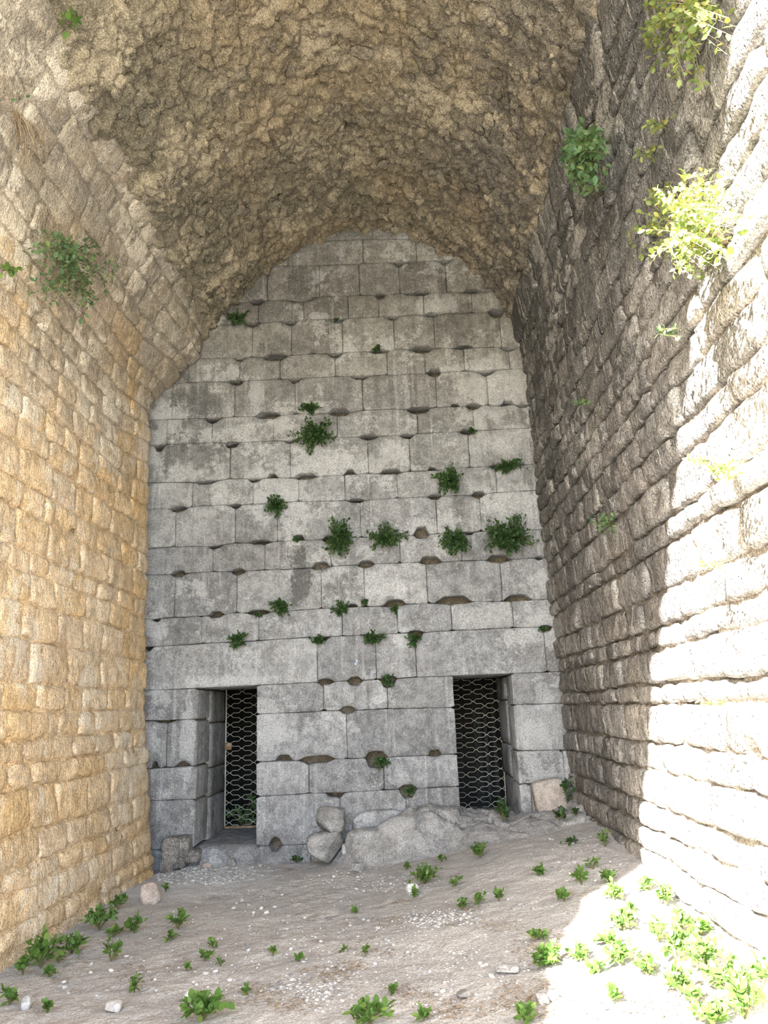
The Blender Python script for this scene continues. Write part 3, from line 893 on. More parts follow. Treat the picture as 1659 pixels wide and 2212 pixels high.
# stones of the side walls
def lay_courses(bounds, y_from, y_to, wmin, wmax, parent, mat, proud, rough, gap, side, seed0):
    rg = np.random.RandomState(seed0)
    count = 0
    stones = []
    for ci in range(len(bounds)-1):
        s0, s1 = bounds[ci], bounds[ci+1]
        hgt = abs(s1-s0)
        sc = (s0+s1)/2
        y_end = y_to(sc) if callable(y_to) else y_to
        y = y_end + (rg.uniform(-0.05, 0.03) if callable(y_to) else 0.05)
        while y > y_from:
            w = rg.uniform(wmin, wmax)*(0.75+0.6*min(hgt/0.25, 1.4))*(1.0 if side == 'L' else float(np.interp(y, [4.5, 7.5], [1.5, 0.85])))
            stones.append((ci, max(y-w, y_from-0.5), y))
            y -= w
    for (ci, ya, yb_) in stones:
        s0, s1 = min(bounds[ci], bounds[ci+1]), max(bounds[ci], bounds[ci+1])
        cpts = VS(np.array([ya, yb_, (ya+yb_)/2]), np.array([s0, s1, (s0+s1)/2]), np.zeros(3))
        if not any(in_frame(p, 25) for p in cpts): continue
        seed = seed0+count*3
        r = 0.022
        w, h = yb_-ya, s1-s0
        U, Vv = span(w, 0.05, r), span(h, 0.045, r)
        yy = ya+U*w
        def line(ci_, s):
            return s+0.022*fbm(yy*1.1, ci_*5.3, 0, 3, seed0)
        lo_i, hi_i = (ci, ci+1) if bounds[ci] < bounds[ci+1] else (ci+1, ci)
        g0, g1 = rg.uniform(0.3, 1.6, 2)*gap
        lo = line(lo_i, s0)+g0+0.010*vnoise(yy*9, seed, 0, 3)
        hi = line(hi_i, s1)-g1+0.010*vnoise(yy*9, seed, 6, 3)
        cr = rg.uniform(0.0, 0.05, 4)
        lo = lo+cr[0]*smooth(0.09, 0, yy-ya)+cr[1]*smooth(0.09, 0, yb_-yy)
        hi = hi-cr[2]*smooth(0.09, 0, yy-ya)-cr[3]*smooth(0.09, 0, yb_-yy)
        A = np.broadcast_to(yy, (len(Vv), len(yy))).copy()
        B = lo[None, :]+(hi-lo)[None, :]*Vv[:, None]
        ga, gb = rg.uniform(0.2, 1.4, 2)*gap
        A = ya+ga+(A-ya)/w*(w-ga-gb)+0.014*vnoise(B*7, seed, 2, 4)
        e = np.minimum(np.minimum(U, 1-U)[None, :]*w, np.minimum(Vv, 1-Vv)[:, None]*h)
        e1, e2 = np.clip(e/r, 0, 1), np.clip(e/(0.09 if side == 'L' else 0.06), 0, 1)
        H = rg.uniform(0.2, 1.0)*proud-0.022*(1-e1)**2-proud*0.5*(1-e2)**2
        H = H+rough*1.3*fbm(A*6, B*7, seed*1.3, 6, 71, 0.68)+rough*0.6*vnoise(A*2.3, B*2.3, seed, 72)
        H += (B-sc_mid(s0, s1))*rg.uniform(-0.06, 0.06)
        H -= pits(A, B, R_PITS if side == 'R' else L_PITS)
        Vx, Fx = block(A, B, VS, H, 0.12 if H.min() > -0.1 else 0.36)
        centred('stone_block', Vx, Fx, mat, parent)
        count += 1
    return count
def sc_mid(a, b):
    return (a+b)/2

zl = [on_y(330, y, YL)[2] for y in (1905, 1870, 1838, 1791, 1760, 1711, 1647, 1611, 1576, 1533, 1491, 1427, 1373, 1329, 1295, 1240, 1199, 1148,
                                     1110, 1069, 1029, 991, 956, 921, 881)]
bl = [s_left(z) for z in zl]
rg = np.random.RandomState(5)
while bl[-1] < S_L-0.1:
    bl.append(bl[-1]+rg.uniform(0.2, 0.32))
bl[-1] = S_L+0.08
def left_end(s):
    return np.interp(s, [s_left(5.4), s_left(5.75)], [YL, YB-0.03])
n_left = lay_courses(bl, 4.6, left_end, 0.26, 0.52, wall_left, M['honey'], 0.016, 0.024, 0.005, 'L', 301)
zr = [on_y(1205, y, YB)[2] for y in (1860, 1815, 1780, 1740, 1703, 1667, 1618, 1579, 1523, 1499, 1453, 1425, 1385, 1333, 1305, 1253, 1219, 1175, 1140,
                                      1105, 1070, 1035, 1003, 968, 925, 877, 840, 805, 775, 740)]
br = [s_right(z) for z in zr]
while br[-1] > S_R+0.15:
    br.append(br[-1]-rg.uniform(0.22, 0.34))
br[-1] = S_R-0.06
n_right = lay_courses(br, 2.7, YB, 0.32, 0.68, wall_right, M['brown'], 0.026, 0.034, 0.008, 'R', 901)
print('stones', nblock, n_left, n_right)

# footing stones between the honey wall and the end wall
for i, (x0, y0, x1, y1, yy) in enumerate([(352, 1812, 384, 1862, 9.42), (380, 1808, 408, 1850, 9.52), (350, 1858, 372, 1886, 9.40), (372, 1852, 398, 1874, 9.48), (398, 1838, 430, 1862, 9.55)]):
    a, b = on_y(x0, y0, yy), on_y(x1, y1, yy)
    Vx, Fx = rock((b[0]-a[0]+0.02, 0.28, a[2]-b[2]+0.02), 7, 6, 0.08, 410+i)
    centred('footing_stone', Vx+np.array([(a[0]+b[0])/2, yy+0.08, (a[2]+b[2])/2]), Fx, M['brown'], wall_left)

# rubble stones set in the vault
rg = np.random.RandomState(77)
variants = []
for i in range(10):
    Vx, Fx = rock((1, 1, 1), 3.0, 4, 0.35, 500+i, 1.7, 4)
    me = make_mesh('rubble_stone', Vx, Fx)
    me.materials.append(M['vault'])
    variants.append(me)
cnt = 0
while cnt < 290:
    s = rg.uniform(S_L+0.05, S_R-0.05); y = rg.uniform(5.3, YB-0.08)
    p = VS(np.array([y]), np.array([s]), np.array([0.0]))[0]
    if not in_frame(p, 10): continue
    h = h_vault(np.array([[s]]), np.array([[y]]))[0, 0]
    p = VS(np.array([y]), np.array([s]), np.array([h+0.005]))[0]
    o = add_obj('rubble_stone', variants[cnt % 10], None, ceiling, p)
    n = Vector((np.interp(s, SARC, NRM[:, 0]), 0, np.interp(s, SARC, NRM[:, 1])))
    q = n.to_track_quat('Z', 'Y') @ Quaternion((0, 0, 1), rg.uniform(0, 6.28))
    o.rotation_euler = q.to_euler()
    a = rg.uniform(0.07, 0.17)
    o.scale = (a*rg.uniform(0.6, 1.5), a, rg.uniform(0.035, 0.075))
    cnt += 1

# ------------------------------------------------------------------ grilles
def tube(pts, r, sides=5):
    P = np.asarray(pts, float)
    T = np.gradient(P, axis=0)
    T /= np.linalg.norm(T, axis=1)[:, None]+1e-9
    ref = np.array([0, 0, 1.0]) if abs(T[0, 2]) < 0.9 else np.array([1.0, 0, 0])
    V = []
    rr = np.broadcast_to(r, len(P))
    for i in range(len(P)):
        a = np.cross(T[i], ref); a /= np.linalg.norm(a)+1e-9
        b = np.cross(T[i], a)
        for k in range(sides):
            th = 2*math.pi*k/sides
            V.append(P[i]+rr[i]*(math.cos(th)*a+math.sin(th)*b))
    F = []
    for i in range(len(P)-1):
        for k in range(sides):
            F.append([i*sides+k, i*sides+(k+1) % sides, (i+1)*sides+(k+1) % sides, (i+1)*sides+k])
    return np.array(V), np.array(F)

def grille(label, x0, x1, z0, z1, y, col_x, pitch, dz, phase):
    root = add_obj('door_grille', None, loc=((x0+x1)/2, y, z0))
    tag(root, label, 'grille', 'barred doors in the end wall')
    o = np.array([(x0+x1)/2, y, z0])
    def strand(sign):
        pts = []
        k0 = int(math.floor((x0-col_x)/pitch))-1
        k1 = int(math.ceil((x1-col_x)/pitch))+1
        raw = []
        for k in range(k0, k1+1):
            c = col_x+k*pitch
            sg = sign*(1 if k % 2 == 0 else -1)
            raw += [(c-0.27*pitch, 0.0), (c-0.07*pitch, sg*dz*0.47), (c+0.07*pitch, sg*dz*0.47), (c+0.27*pitch, 0.0)]
        raw = np.array(raw)
        xs_ = np.unique(np.concatenate([[x0, x1], raw[(raw[:, 0] > x0) & (raw[:, 0] < x1), 0]]))
        return [(xx-o[0], 0, np.interp(xx, raw[:, 0], raw[:, 1])) for xx in xs_]
    meshes = []
    for sg in (1, -1):
        Vx, Fx = tube(strand(sg), 0.0048, 4)
        me = make_mesh('bar', Vx, Fx)
        me.materials.append(M['galvanised'])
        meshes.append(me)
    z, i = z0+phase, 0
    while z < z1-0.02:
        add_obj('bar', meshes[i % 2], None, root, (0, 0, z-z0))
        z += dz; i += 1
    for (a, b, mat, r) in (((x0, z0), (x0, z1), 'galvanised', 0.010), ((x1, z0), (x1, z1), 'galvanised', 0.010), ((x0, z1), (x1, z1), 'galvanised', 0.010), ((x0, z0), (x1, z0), 'rusty', 0.016)):
        d = np.array([abs(b[0]-a[0])+2*r, 2*r, abs(b[1]-a[1])+2*r])
        Vx, Fx = rock(d, 20, 2, 0.0, 1)
        c = np.array([(a[0]+b[0])/2, y, (a[1]+b[1])/2])-o
        add_obj('frame_rail', make_mesh('frame_rail', Vx, Fx, False), M[mat], root, c)
    return root
yg = on_x(484, 1650, DL[0]-0.01)[1]
p1 = on_y(484, 1492, yg); p2 = on_y(484, 1788, yg)
na, nb_ = on_y(400+540*0.181, 1460+325*0.181, yg), on_y(400+540*0.181, 1460+437*0.181, yg)
nc = on_y(400+680*0.181, 1460+265*0.181, yg)
g1 = grille('galvanised honeycomb grille in the narrow doorway beside the honey-coloured wall', DL[0]+0.01, DL[1]+0.02, p2[2], p1[2]+0.06, yg,
            na[0], nc[0]-na[0], (na[2]-nb_[2])/2, 0.03)
Vx, Fx = rock((0.10, 0.05, 0.10), 6, 3, 0.05, 3)
lp = on_y(494, 1612, yg)
add_obj('lock_plate', make_mesh('lock_plate', Vx, Fx), M['rusty'], g1, lp-np.array(g1.location)+np.array([0, -0.02, 0]))
yr = on_x(1082, 1600, DR[1]+0.005)[1]
q1 = on_y(1000, 1470, yr); q2 = on_y(1030, 1775, yr)
ma, mb = on_y(940+415*0.1929, 1440+252*0.1929, yr), on_y(940+422*0.1929, 1440+358*0.1929, yr)
mc = on_y(940+545*0.1929, 1440+298*0.1929, yr)
g2 = grille('galvanised honeycomb grille in the doorway above the bedrock ridge', DR[0]-0.02, DR[1]+0.02, q2[2]-0.05, q1[2]+0.05, yr,
            ma[0], mc[0]-ma[0], (ma[2]-mb[2])/2, 0.04)
print('grilles', yg, yr, p1[2], p2[2], q1[2], q2[2], nc[0]-na[0], na[2]-nb_[2])

# slotted shelf posts seen through the grille
for i, (px, y, txt) in enumerate([(1031, 12.6, 'blue-grey slotted shelf post behind the grille, first of four'), (1040, 12.9, 'blue-grey slotted shelf post behind the grille, second of four'),
                                  (1054, 12.5, 'grey slotted shelf post behind the grille, third of four'), (1072, 12.4, 'pale slotted shelf post behind the grille, beside the jamb')]):
    p = on_y(px, 1650, y)
    V, F = [], []
    bx = [(-0.018, -0.010, -0.003, 0.003, 0, 2.1), (0.010, 0.018, -0.003, 0.003, 0, 2.1), (0.015, 0.018, 0, 0.03, 0, 1.75)]
    for k in range(35):
        bx.append((-0.010, 0.010, -0.003, 0.003, k*0.05, k*0.05+0.022))
    V, F = box_mesh(bx)
    o = add_obj('shelf_post', make_mesh('shelf_post', V, F, False), M['shelf_metal'], loc=(p[0], y, -0.2))
    tag(o, txt, 'post', 'shelf posts in the chamber')

# ------------------------------------------------------------------ loose rocks
def place_rock(name, label, cat, x0, y0, x1, y1, Y, depth, mat, seed, k=4, rough=0.12, facets=3, tilt=0, group=None, n=9):
    a, b = on_y(x0, y0, Y), on_y(x1, y1, Y)
    Vx, Fx = rock((b[0]-a[0], depth, a[2]-b[2]), k, n, rough, seed, 1.6, facets)
    if tilt:
        c, s = math.cos(tilt), math.sin(tilt)
        Vx = np.stack([Vx[:, 0]*c-Vx[:, 2]*s, Vx[:, 1], Vx[:, 0]*s+Vx[:, 2]*c], 1)
    Vx = Vx*np.array([(b[0]-a[0])/np.ptp(Vx[:, 0]), 1, (a[2]-b[2])/np.ptp(Vx[:, 2])])
    o = centred(name, Vx+np.array([(a[0]+b[0])/2, Y, (a[2]+b[2])/2]), Fx, mat, None, True, True)
    tag(o, label, cat, group)
    return o
place_rock('boulder', 'squat grey boulder at the foot of the end wall, carrying a smaller one', 'rock', 663, 1798, 744, 1864, 9.30, 0.36, M['rock'], 31, 5.0, 0.14, 6, 0.10)
place_rock('boulder', 'rounded grey boulder perched on top of another against the end wall', 'rock', 681, 1743, 747, 1800, 9.33, 0.30, M['rock'], 44, 5.0, 0.10, 4, -0.06)
place_rock('boulder', 'pale angular boulder standing behind the bedrock ridge against the end wall', 'rock', 752, 1752, 872, 1840, 9.52, 0.20, M['ashlar'], 52, 6, 0.12, 5)
place_rock('boulder', 'low grey boulder in front of the pale angular one on the ridge', 'rock', 744, 1790, 838, 1850, 9.22, 0.36, M['rock'], 57, 4.0, 0.16, 5)
sl = place_rock('stone_slab', 'pinkish stone slab leaning against the end wall beside the doorway', 'stone', 1147, 1683, 1228, 1768, 9.42, 0.20, M['pink_rock'], 63, 7, 0.04, 1, 0.12)
place_rock('stone', 'small grey stone wedged under the leaning slab', 'stone', 1156, 1760, 1196, 1784, 9.32, 0.18, M['rock'], 71, 4, 0.1, 3, 0, None, 5)
place_rock('stone', 'small pale stone wedged between the stacked boulders and the ridge', 'stone', 738, 1822, 752, 1846, 9.25, 0.08, M['pebble'], 72, 4, 0.1, 3, 0, None, 5)
def ground_rock(name, label, px, py, wpx, hpx, mat, seed, k=3, group=None, n=7, rough=0.12, facets=4, cat='stone'):
    g = on_surface(px, py)
    sc = np.linalg.norm(g-EYE)/FPX
    w, h = wpx*sc, hpx*sc
    Vx, Fx = rock((w, w*0.85, h*1.1), k, n, rough, seed, 1.6, facets)
    o = add_obj(name, make_mesh(name, Vx+np.array([0, 0, h*0.5]), Fx), mat, None, (g[0], g[1], g[2]-h*0.06))
    o.rotation_euler[2] = (seed*1.7) % 6.28
    tag(o, label, cat, group)
    return o
ground_rock('cobble', 'round pinkish cobble lying alone by the honey-coloured wall', 325, 1952, 38, 37, M['pink_rock'], 181, 2.8, None, 9, 0.07, 2)
ground_rock('cobble', 'whitish cobble at the edge of the weed clump below the ridge', 889, 1932, 30, 20, M['pebble'], 82, 2.8)
ground_rock('stone', 'flat dark stone lying on bare dust near the sunlit patch', 1097, 2100, 42, 12, M['rock'], 83, 5)
ground_rock('stone', 'pale angular stone low by the honey wall corner of the picture', 59, 2180, 22, 22, M['pebble'], 84, 3)
ground_rock('stone', 'flat whitish stone beside withered weeds near the honey wall', 245, 2184, 28, 16, M['pebble'], 85, 4)
ground_rock('stone', 'upright pale stone on the open dust in front of the end wall', 404, 2163, 14, 16, M['pebble'], 86, 3)
ground_rock('stone', 'large pale stone in dry litter at the bottom edge', 1002, 2156, 24, 14, M['pebble'], 87, 4)
ground_rock('stone', 'white stone at the shadow edge in the dry litter', 1171, 2168, 24, 16, M['pebble'], 88, 4)
ground_rock('stone', 'second pale stone just beside the white one at the shadow edge', 1196, 2160, 20, 14, M['pebble'], 89, 4)
ground_rock('stone', 'greyish stone on gravel in front of the barred doorway sill', 501, 1868, 20, 13, M['rock'], 90, 4)
ground_rock('stone', 'reddish broken stone on gravel in front of the doorway sill', 446, 1876, 16, 10, M['pink_rock'], 91, 4)
ground_rock('stone', 'small grey flat stone half sunk at the ridge foot', 772, 1882, 24, 16, M['rock'], 92, 4)

# pebbles
rg = np.random.RandomState(19)
pv = []
for i in range(8):
    Vx, Fx = rock((1, 0.8, 0.55), 2.8, 2, 0.25, 600+i, 1.6, 4)
    me = make_mesh('pebble', Vx, Fx, False)
    me.materials.append(M['pebble'])
    pv.append(me)
spots = []
def pebble_patch(cx_, cy_, rx, ry, n, a, b, lab):
    for _ in range(n):
        th, rr = rg.uniform(0, 6.28), math.sqrt(rg.rand())
        spots.append((cx_+rx*rr*math.cos(th), cy_+ry*rr*math.sin(th), rg.uniform(a, b), lab))
pebble_patch(480, 1880, 110, 28, 40, 3, 9, 'pale chip in the gravel below the narrow doorway sill')
pebble_patch(800, 1905, 110, 22, 34, 4, 10, 'pale pebble in the gravel line along the ridge foot')
pebble_patch(560, 1950, 70, 30, 16, 5, 12, 'pebble on bare dust in front of the gravel by the narrow doorway')
pebble_patch(950, 1985, 80, 16, 34, 5, 12, 'pebble in the stony hollow below the slope weeds')
pebble_patch(700, 2030, 260, 60, 40, 5, 12, 'pebble strewn over the open middle of the floor')
pebble_patch(690, 2130, 120, 40, 30, 6, 13, 'pebble in the pale stony patch low in the middle')
pebble_patch(1010, 2110, 120, 60, 24, 6, 14, 'pebble near the flat dark stone before the sunlit patch')
pebble_patch(300, 2120, 200, 60, 24, 6, 13, 'pebble on the dust along the honey wall weeds')
pebble_patch(1240, 1850, 90, 50, 26, 4, 9, 'pebble on the slope at the foot of the grey-brown wall')
pebble_patch(1100, 1940, 120, 30, 18, 5, 11, 'pebble on the smooth slope below the bedrock ridge')
for i, (px, py, wpx, lab) in enumerate(spots):
    g = on_surface(px, py)
    if g[1] > 9.5 or g[0] < -2.85 or g[0] > 1.8: continue
    sc = np.linalg.norm(g-EYE)/FPX*wpx
    o = add_obj('pebble', pv[i % 8], None, None, (g[0], g[1], g[2]+sc*0.12))
    o.rotation_euler = (rg.uniform(-0.3, 0.3), rg.uniform(-0.3, 0.3), rg.uniform(0, 6.28))
    o.scale = (sc, sc, sc)
    tag(o, lab, 'pebble', lab.replace('pebble ', 'pebbles ').replace('chip ', 'chips '))
# finer gravel, too small to count
V, F = [], []
tv, tf = rock((1, 0.8, 0.5), 3, 1, 0, 3)
def gravel_patch(px, py, rx, ry, n, a, b):
    for _ in range(n):
        th, rr = rg.uniform(0, 6.28), rg.rand()**0.6
        x, y = px+rx*rr*math.cos(th), py+ry*rr*math.sin(th)
        g = on_ground(x, y)
        if g[0] < -2.9 or g[0] > 1.8 or g[1] > 9.55: continue
        g[2] = surf_z(g[0], g[1])
        s = rg.uniform(a, b)
        c, sn = math.cos(th*3), math.sin(th*3)
        P = tv*s*rg.uniform(0.7, 1.3, 3)
        P = np.stack([P[:, 0]*c-P[:, 1]*sn, P[:, 0]*sn+P[:, 1]*c, P[:, 2]], 1)+g
        F.append(tf+len(V)*8)
        V.append(P)
gravel_patch(430, 1882, 120, 30, 1100, 0.010, 0.042)
gravel_patch(800, 1900, 160, 30, 260, 0.008, 0.03)
gravel_patch(650, 2040, 420, 150, 900, 0.006, 0.024)
gravel_patch(1240, 1860, 110, 60, 160, 0.008, 0.03)
gravel_patch(960, 2080, 260, 120, 500, 0.006, 0.024)
gravel_patch(950, 1985, 90, 20, 200, 0.01, 0.035)
gravel_patch(690, 2130, 70, 30, 160, 0.01, 0.035)
gr = add_obj('gravel', make_mesh('gravel', np.concatenate(V), np.concatenate(F), False), M['chips'])
tag(gr, 'fine stone chips scattered over the dusty floor', 'gravel', kind='stuff')

# dry litter
V, F = [], []
def litter_patch(px, py, rx, ry, n):
    for _ in range(n):
        th, rr = rg.uniform(0, 6.28), rg.rand()**0.7
        g = on_ground(px+rx*rr*math.cos(th), py+ry*rr*math.sin(th))
        if g[0] < -2.9 or g[0] > 1.8 or g[1] > 9.4: continue
        L, w = rg.uniform(0.012, 0.045), rg.uniform(0.003, 0.010)
        a = rg.uniform(0, 6.28)
        d = np.array([math.cos(a), math.sin(a), rg.uniform(-0.1, 0.35)])
        s = np.array([-math.sin(a), math.cos(a), rg.uniform(-0.4, 0.4)])
        up = np.array([0, 0, rg.uniform(0.004, 0.012)])
        b = len(V)
        V.extend([g+up-d*L/2, g+up+s*w/2+np.array([0, 0, 0.004]), g+up+d*L/2, g+up-s*w/2])
        F.append([b, b+1, b+2, b+3])
for args in ((700, 2110, 60, 22, 160), (1170, 2050, 70, 40, 260), (1150, 2160, 90, 45, 420), (880, 2150, 60, 22, 120), (760, 2090, 40, 16, 90), (290, 2110, 40, 30, 110),
             (560, 2150, 50, 26, 120), (830, 2060, 90, 10, 70), (100, 2070, 80, 40, 160), (1010, 1962, 30, 12, 60), (1080, 2000, 60, 14, 70), (1480, 2140, 160, 60, 420), (1380, 2190, 150, 30, 300),
             (640, 2175, 60, 20, 110), (980, 2180, 100, 25, 200), (840, 1990, 40, 14, 60), (1300, 1935, 40, 18, 60)):
    litter_patch(*args)
lt = add_obj('litter', make_mesh('litter', np.array(V), np.array(F), False), M['litter'])
tag(lt, 'dry brown leaf scraps and straw strewn on the floor', 'litter', kind='stuff')

# ------------------------------------------------------------------ plants
LEAF_V = np.array([(0, 0, 0), (0.20, 0.18, 0.03), (0.31, 0.45, 0.05), (0.20, 0.78, 0.03), (0, 1.0, -0.06), (-0.20, 0.78, 0.03), (-0.31, 0.45, 0.05), (-0.20, 0.18, 0.03), (0, 0.45, -0.03)])
LEAF_F = [[8, 0, 1], [8, 1, 2], [8, 2, 3], [8, 3, 4], [8, 4, 5], [8, 5, 6], [8, 6, 7], [8, 7, 0]]
LEAF_FA = np.array(LEAF_F)
leaf_meshes = {}
def leaf_mesh(mat):
    if mat not in leaf_meshes:
        me = make_mesh('leaf', LEAF_V, LEAF_FA)
        me.materials.append(M[mat])
        leaf_meshes[mat] = me
    return leaf_meshes[mat]

def unit(v):
    return v/(np.linalg.norm(v, axis=-1, keepdims=True)+1e-9)

def plant(name, label, cat, root, ends, outward, leaf, per_stem, mat, seed, group=None, single=False, stem_r=0.0025, stem_mat='stem', droop=0.0, start=0.25, face=None):
    """stems run from the root to each end point; leaves sit along them"""
    rg = np.random.RandomState(seed)
    root = np.asarray(root, float)
    r = add_obj(name, None, loc=root)
    tag(r, label, cat, group)
    P, D, SV, SF, nb = [], [], [], [], 0
    out = np.asarray(outward, float)
    for e in ends:
        e = np.asarray(e, float)-root
        L = np.linalg.norm(e)
        c = e*0.45+out*L*0.35+np.array([0, 0, L*droop])
        t = np.linspace(0, 1, 6)[:, None]
        pts = 2*t*(1-t)*c+t*t*e
        Vx, Fx = tube(pts, np.linspace(stem_r, stem_r*0.5, 6), 3)
        SV.append(Vx); SF.append(Fx+nb); nb += len(Vx)
        k = max(2, int(per_stem))
        tt = np.clip(start+(1-start)*(np.arange(k)+rg.rand(k)*0.6)/k, 0, 1)[:, None]
        pp = 2*tt*(1-tt)*c+tt*tt*e
        dd = unit(2*(1-2*tt)*c+2*tt*e)
        P.append(pp); D.append(dd)
    P, D = np.concatenate(P), np.concatenate(D)
    n = len(P)
    rnd = rg.normal(size=(n, 3))
    dirs = unit(0.45*D+0.75*unit(rnd)+0.25*out)
    fc = out if face is None else np.asarray(face, float)
    nor = unit(unit(rg.normal(size=(n, 3)))*0.55+fc*0.8+np.array([0, 0, 0.35]))
    nor = unit(nor-dirs*(nor*dirs).sum(1, keepdims=True))
    side = np.cross(dirs, nor)
    size = leaf*rg.uniform(0.6, 1.25, n)
    if single:
        me = leaf_mesh(mat)
        for i in range(n):
            o = add_obj('leaf', me, None, r)
            mm = Matrix.Identity(4)
            for a in range(3):
                mm[a][0], mm[a][1], mm[a][2], mm[a][3] = side[i, a]*size[i], dirs[i, a]*size[i], nor[i, a]*size[i], P[i, a]
            o.matrix_basis = mm
    else:
        V = P[:, None, :]+size[:, None, None]*(LEAF_V[None, :, 0:1]*side[:, None, :]+LEAF_V[None, :, 1:2]*dirs[:, None, :]+LEAF_V[None, :, 2:3]*nor[:, None, :])
        F = (LEAF_FA[None]+(np.arange(n)*9)[:, None, None]).reshape(-1, 3)
        o = add_obj('foliage', make_mesh('foliage', V.reshape(-1, 3), F), M[mat], r)
        o['kind'] = 'stuff'
    add_obj('stems', make_mesh('stems', np.concatenate(SV), np.concatenate(SF)), M[stem_mat], r)
    return r

def wall_plant(label, px, py, wpx, hpx, seed, leaf=0.035, dens=1.0, mat='leaf_wall', cat='plant'):
    """clump on the end wall, filling an ellipse wpx by hpx about (px, py)"""
    rg = np.random.RandomState(seed)
    Y = YB-0.02
    root = on_y(px, py+0.05*hpx, YB-0.0)
    w, h = wpx*PXM, hpx*PXM
    n = max(8, int(dens*55*(w*h/0.12)**0.8))
    ends = []
    for i in range(n):
        th, rr = rg.uniform(0, 6.28), rg.rand()**0.5
        rr *= 0.72+0.42*math.sin(th*2+seed)*math.sin(th*3+seed*2.3)+0.2
        ends.append(root+np.array([0.52*w*rr*math.cos(th), -rg.uniform(0.03, 0.03+0.35*min(w, h)), 0.52*h*rr*math.sin(th)]))
    return plant('wall_plant', label, cat, root, ends, (0, -1, 0.1), leaf, 9, mat, seed, 'plants rooted in the end wall')

WP = [
 (515, 690, 55, 46, 'small leafy clump high on the end wall under the haunch of the vault', 0.04),
 (684, 938, 100, 84, 'broad spreading clump in the middle of the end wall, below a smaller tuft', 0.045),
 (670, 884, 56, 28, 'flat tuft just above the broad spreading clump on the end wall', 0.04),
 (815, 754, 30, 20, 'tiny tuft in a pocket of the upper end wall, alone near the centre line', 0.035),
 (1020, 930, 20, 22, 'tiny sprig at the edge of a pocket near the upper corner of the end wall', 0.035),
 (598, 1090, 52, 58, 'fan-shaped clump on the end wall, alone beside a big patched block', 0.045),
 (970, 1038, 68, 76, 'upright bushy clump on the end wall next to a flat trailing one', 0.045),
 (1093, 1009, 84, 32, 'wide flat clump under a joint close to the grey-brown wall', 0.045),
 (740, 1158, 74, 96, 'tall straggling clump, first of four in a row across the end wall', 0.045),
 (830, 1163, 88, 62, 'mound-shaped clump, second of four in a row across the end wall', 0.045),
 (984, 1165, 80, 74, 'drooping clump on the end wall, third of four in a row', 0.045),
 (1093, 1163, 124, 92, 'largest bushy clump on the end wall, last of four in a row', 0.05),
 (608, 1310, 48, 46, 'round clump beneath the dark stain on the end wall', 0.042),
 (738, 1316, 40, 30, 'low round tuft in a joint, second from the dark stain', 0.04),
 (789, 1300, 18, 18, 'tiny tuft in the joint above the lintel course, between two larger tufts', 0.035),
 (853, 1315, 24, 24, 'small square tuft hanging from a pocket above the lintel course', 0.038),
 (516, 1380, 46, 42, 'leafy clump just above the long lintel over the narrow doorway', 0.042),
 (686, 1384, 40, 28, 'tuft filling a joint pocket at the end of the long lintel', 0.038),
 (804, 1378, 52, 32, 'spreading tuft filling a pocket between two upright lintel-course blocks', 0.038),
 (896, 1379, 38, 34, 'tuft in the joint at the start of the lintel over the ridge doorway', 0.038),
 (838, 1470, 32, 30, 'tuft in a pocket between the two doorways, highest of the three there', 0.038),
 (825, 1640, 34, 36, 'tuft spilling from a pocket halfway up between the two doorways', 0.038),
 (886, 1706, 22, 24, 'small sprig in the lowest round pocket between the doorways', 0.035),
 (1172, 1359, 22, 14, 'tiny tuft in a corner pocket above the ridge doorway', 0.032),
 (644, 1166, 20, 13, 'tiny tuft in a shallow pocket beside the tall straggling clump', 0.03),
 (558, 1328, 26, 10, 'thin low tuft in the joint beside the round clump', 0.03),
 (728, 692, 16, 8, 'faint green tuft in a pocket of the topmost plain courses', 0.025),
 (877, 1778, 14, 26, 'slender sprig growing from an upright joint above the ridge', 0.045),
]
for i, (px, py, w, h, lab, lf) in enumerate(WP):
    wall_plant(lab, px, py, w, h, 1000+i*7, lf)

# plants on the side walls: (picture spot) cast onto the wall, fan of stems
def side_plant(label, side, px, py, wpx, hpx, seed, leaf, n, per, mat, droop=0.0, stem='stem', off=(0, 0), outl=0.25, name='wall_shrub', start=0.25, x_wall=None):
    rg = np.random.RandomState(seed)
    X = x_wall if x_wall is not None else (1.83 if side == 'R' else -3.12)
    root = on_x(px+off[0], py+off[1], X)
    c = on_x(px, py, X)
    sc = np.linalg.norm(c-EYE)/FPX
    sg = -1 if side == 'R' else 1
    view = unit(c-EYE)
    rt = unit(np.cross(view, np.array([0, 0, 1.0])))
    upv = np.cross(rt, view)
    ends = []
    for i in range(n):
        th, rr = rg.uniform(0, 6.28), rg.rand()**0.5
        e = c+rt*0.5*wpx*sc*rr*math.cos(th)+upv*0.5*hpx*sc*rr*math.sin(th)
        # keep the tips in front of the wall face
        lim = X+sg*rg.uniform(0.06, 0.06+outl)
        t = (lim-EYE[0])/(e-EYE)[0]
        e = EYE+(e-EYE)*t
        ends.append(e)
    return plant(name, label, 'shrub', root, ends, (sg, 0, 0.1), leaf, per, mat, seed, None, False, 0.002, stem, droop, start, face=unit(EYE-c)*0.7+np.array([0, 0, 0.5]))
side_plant('dense dark-green bush hanging in a gap of the grey-brown wall, high up', 'R', 1270, 348, 100, 146, 2001, 0.055, 120, 11, 'leaf_grey', off=(30, -30), x_wall=1.72)
side_plant('trailing pale shrub at the top edge, hanging down the grey-brown wall', 'R', 1490, 85, 160, 200, 2002, 0.042, 60, 11, 'leaf_pale', 0.1, 'twig', off=(60, -70), start=0.35)
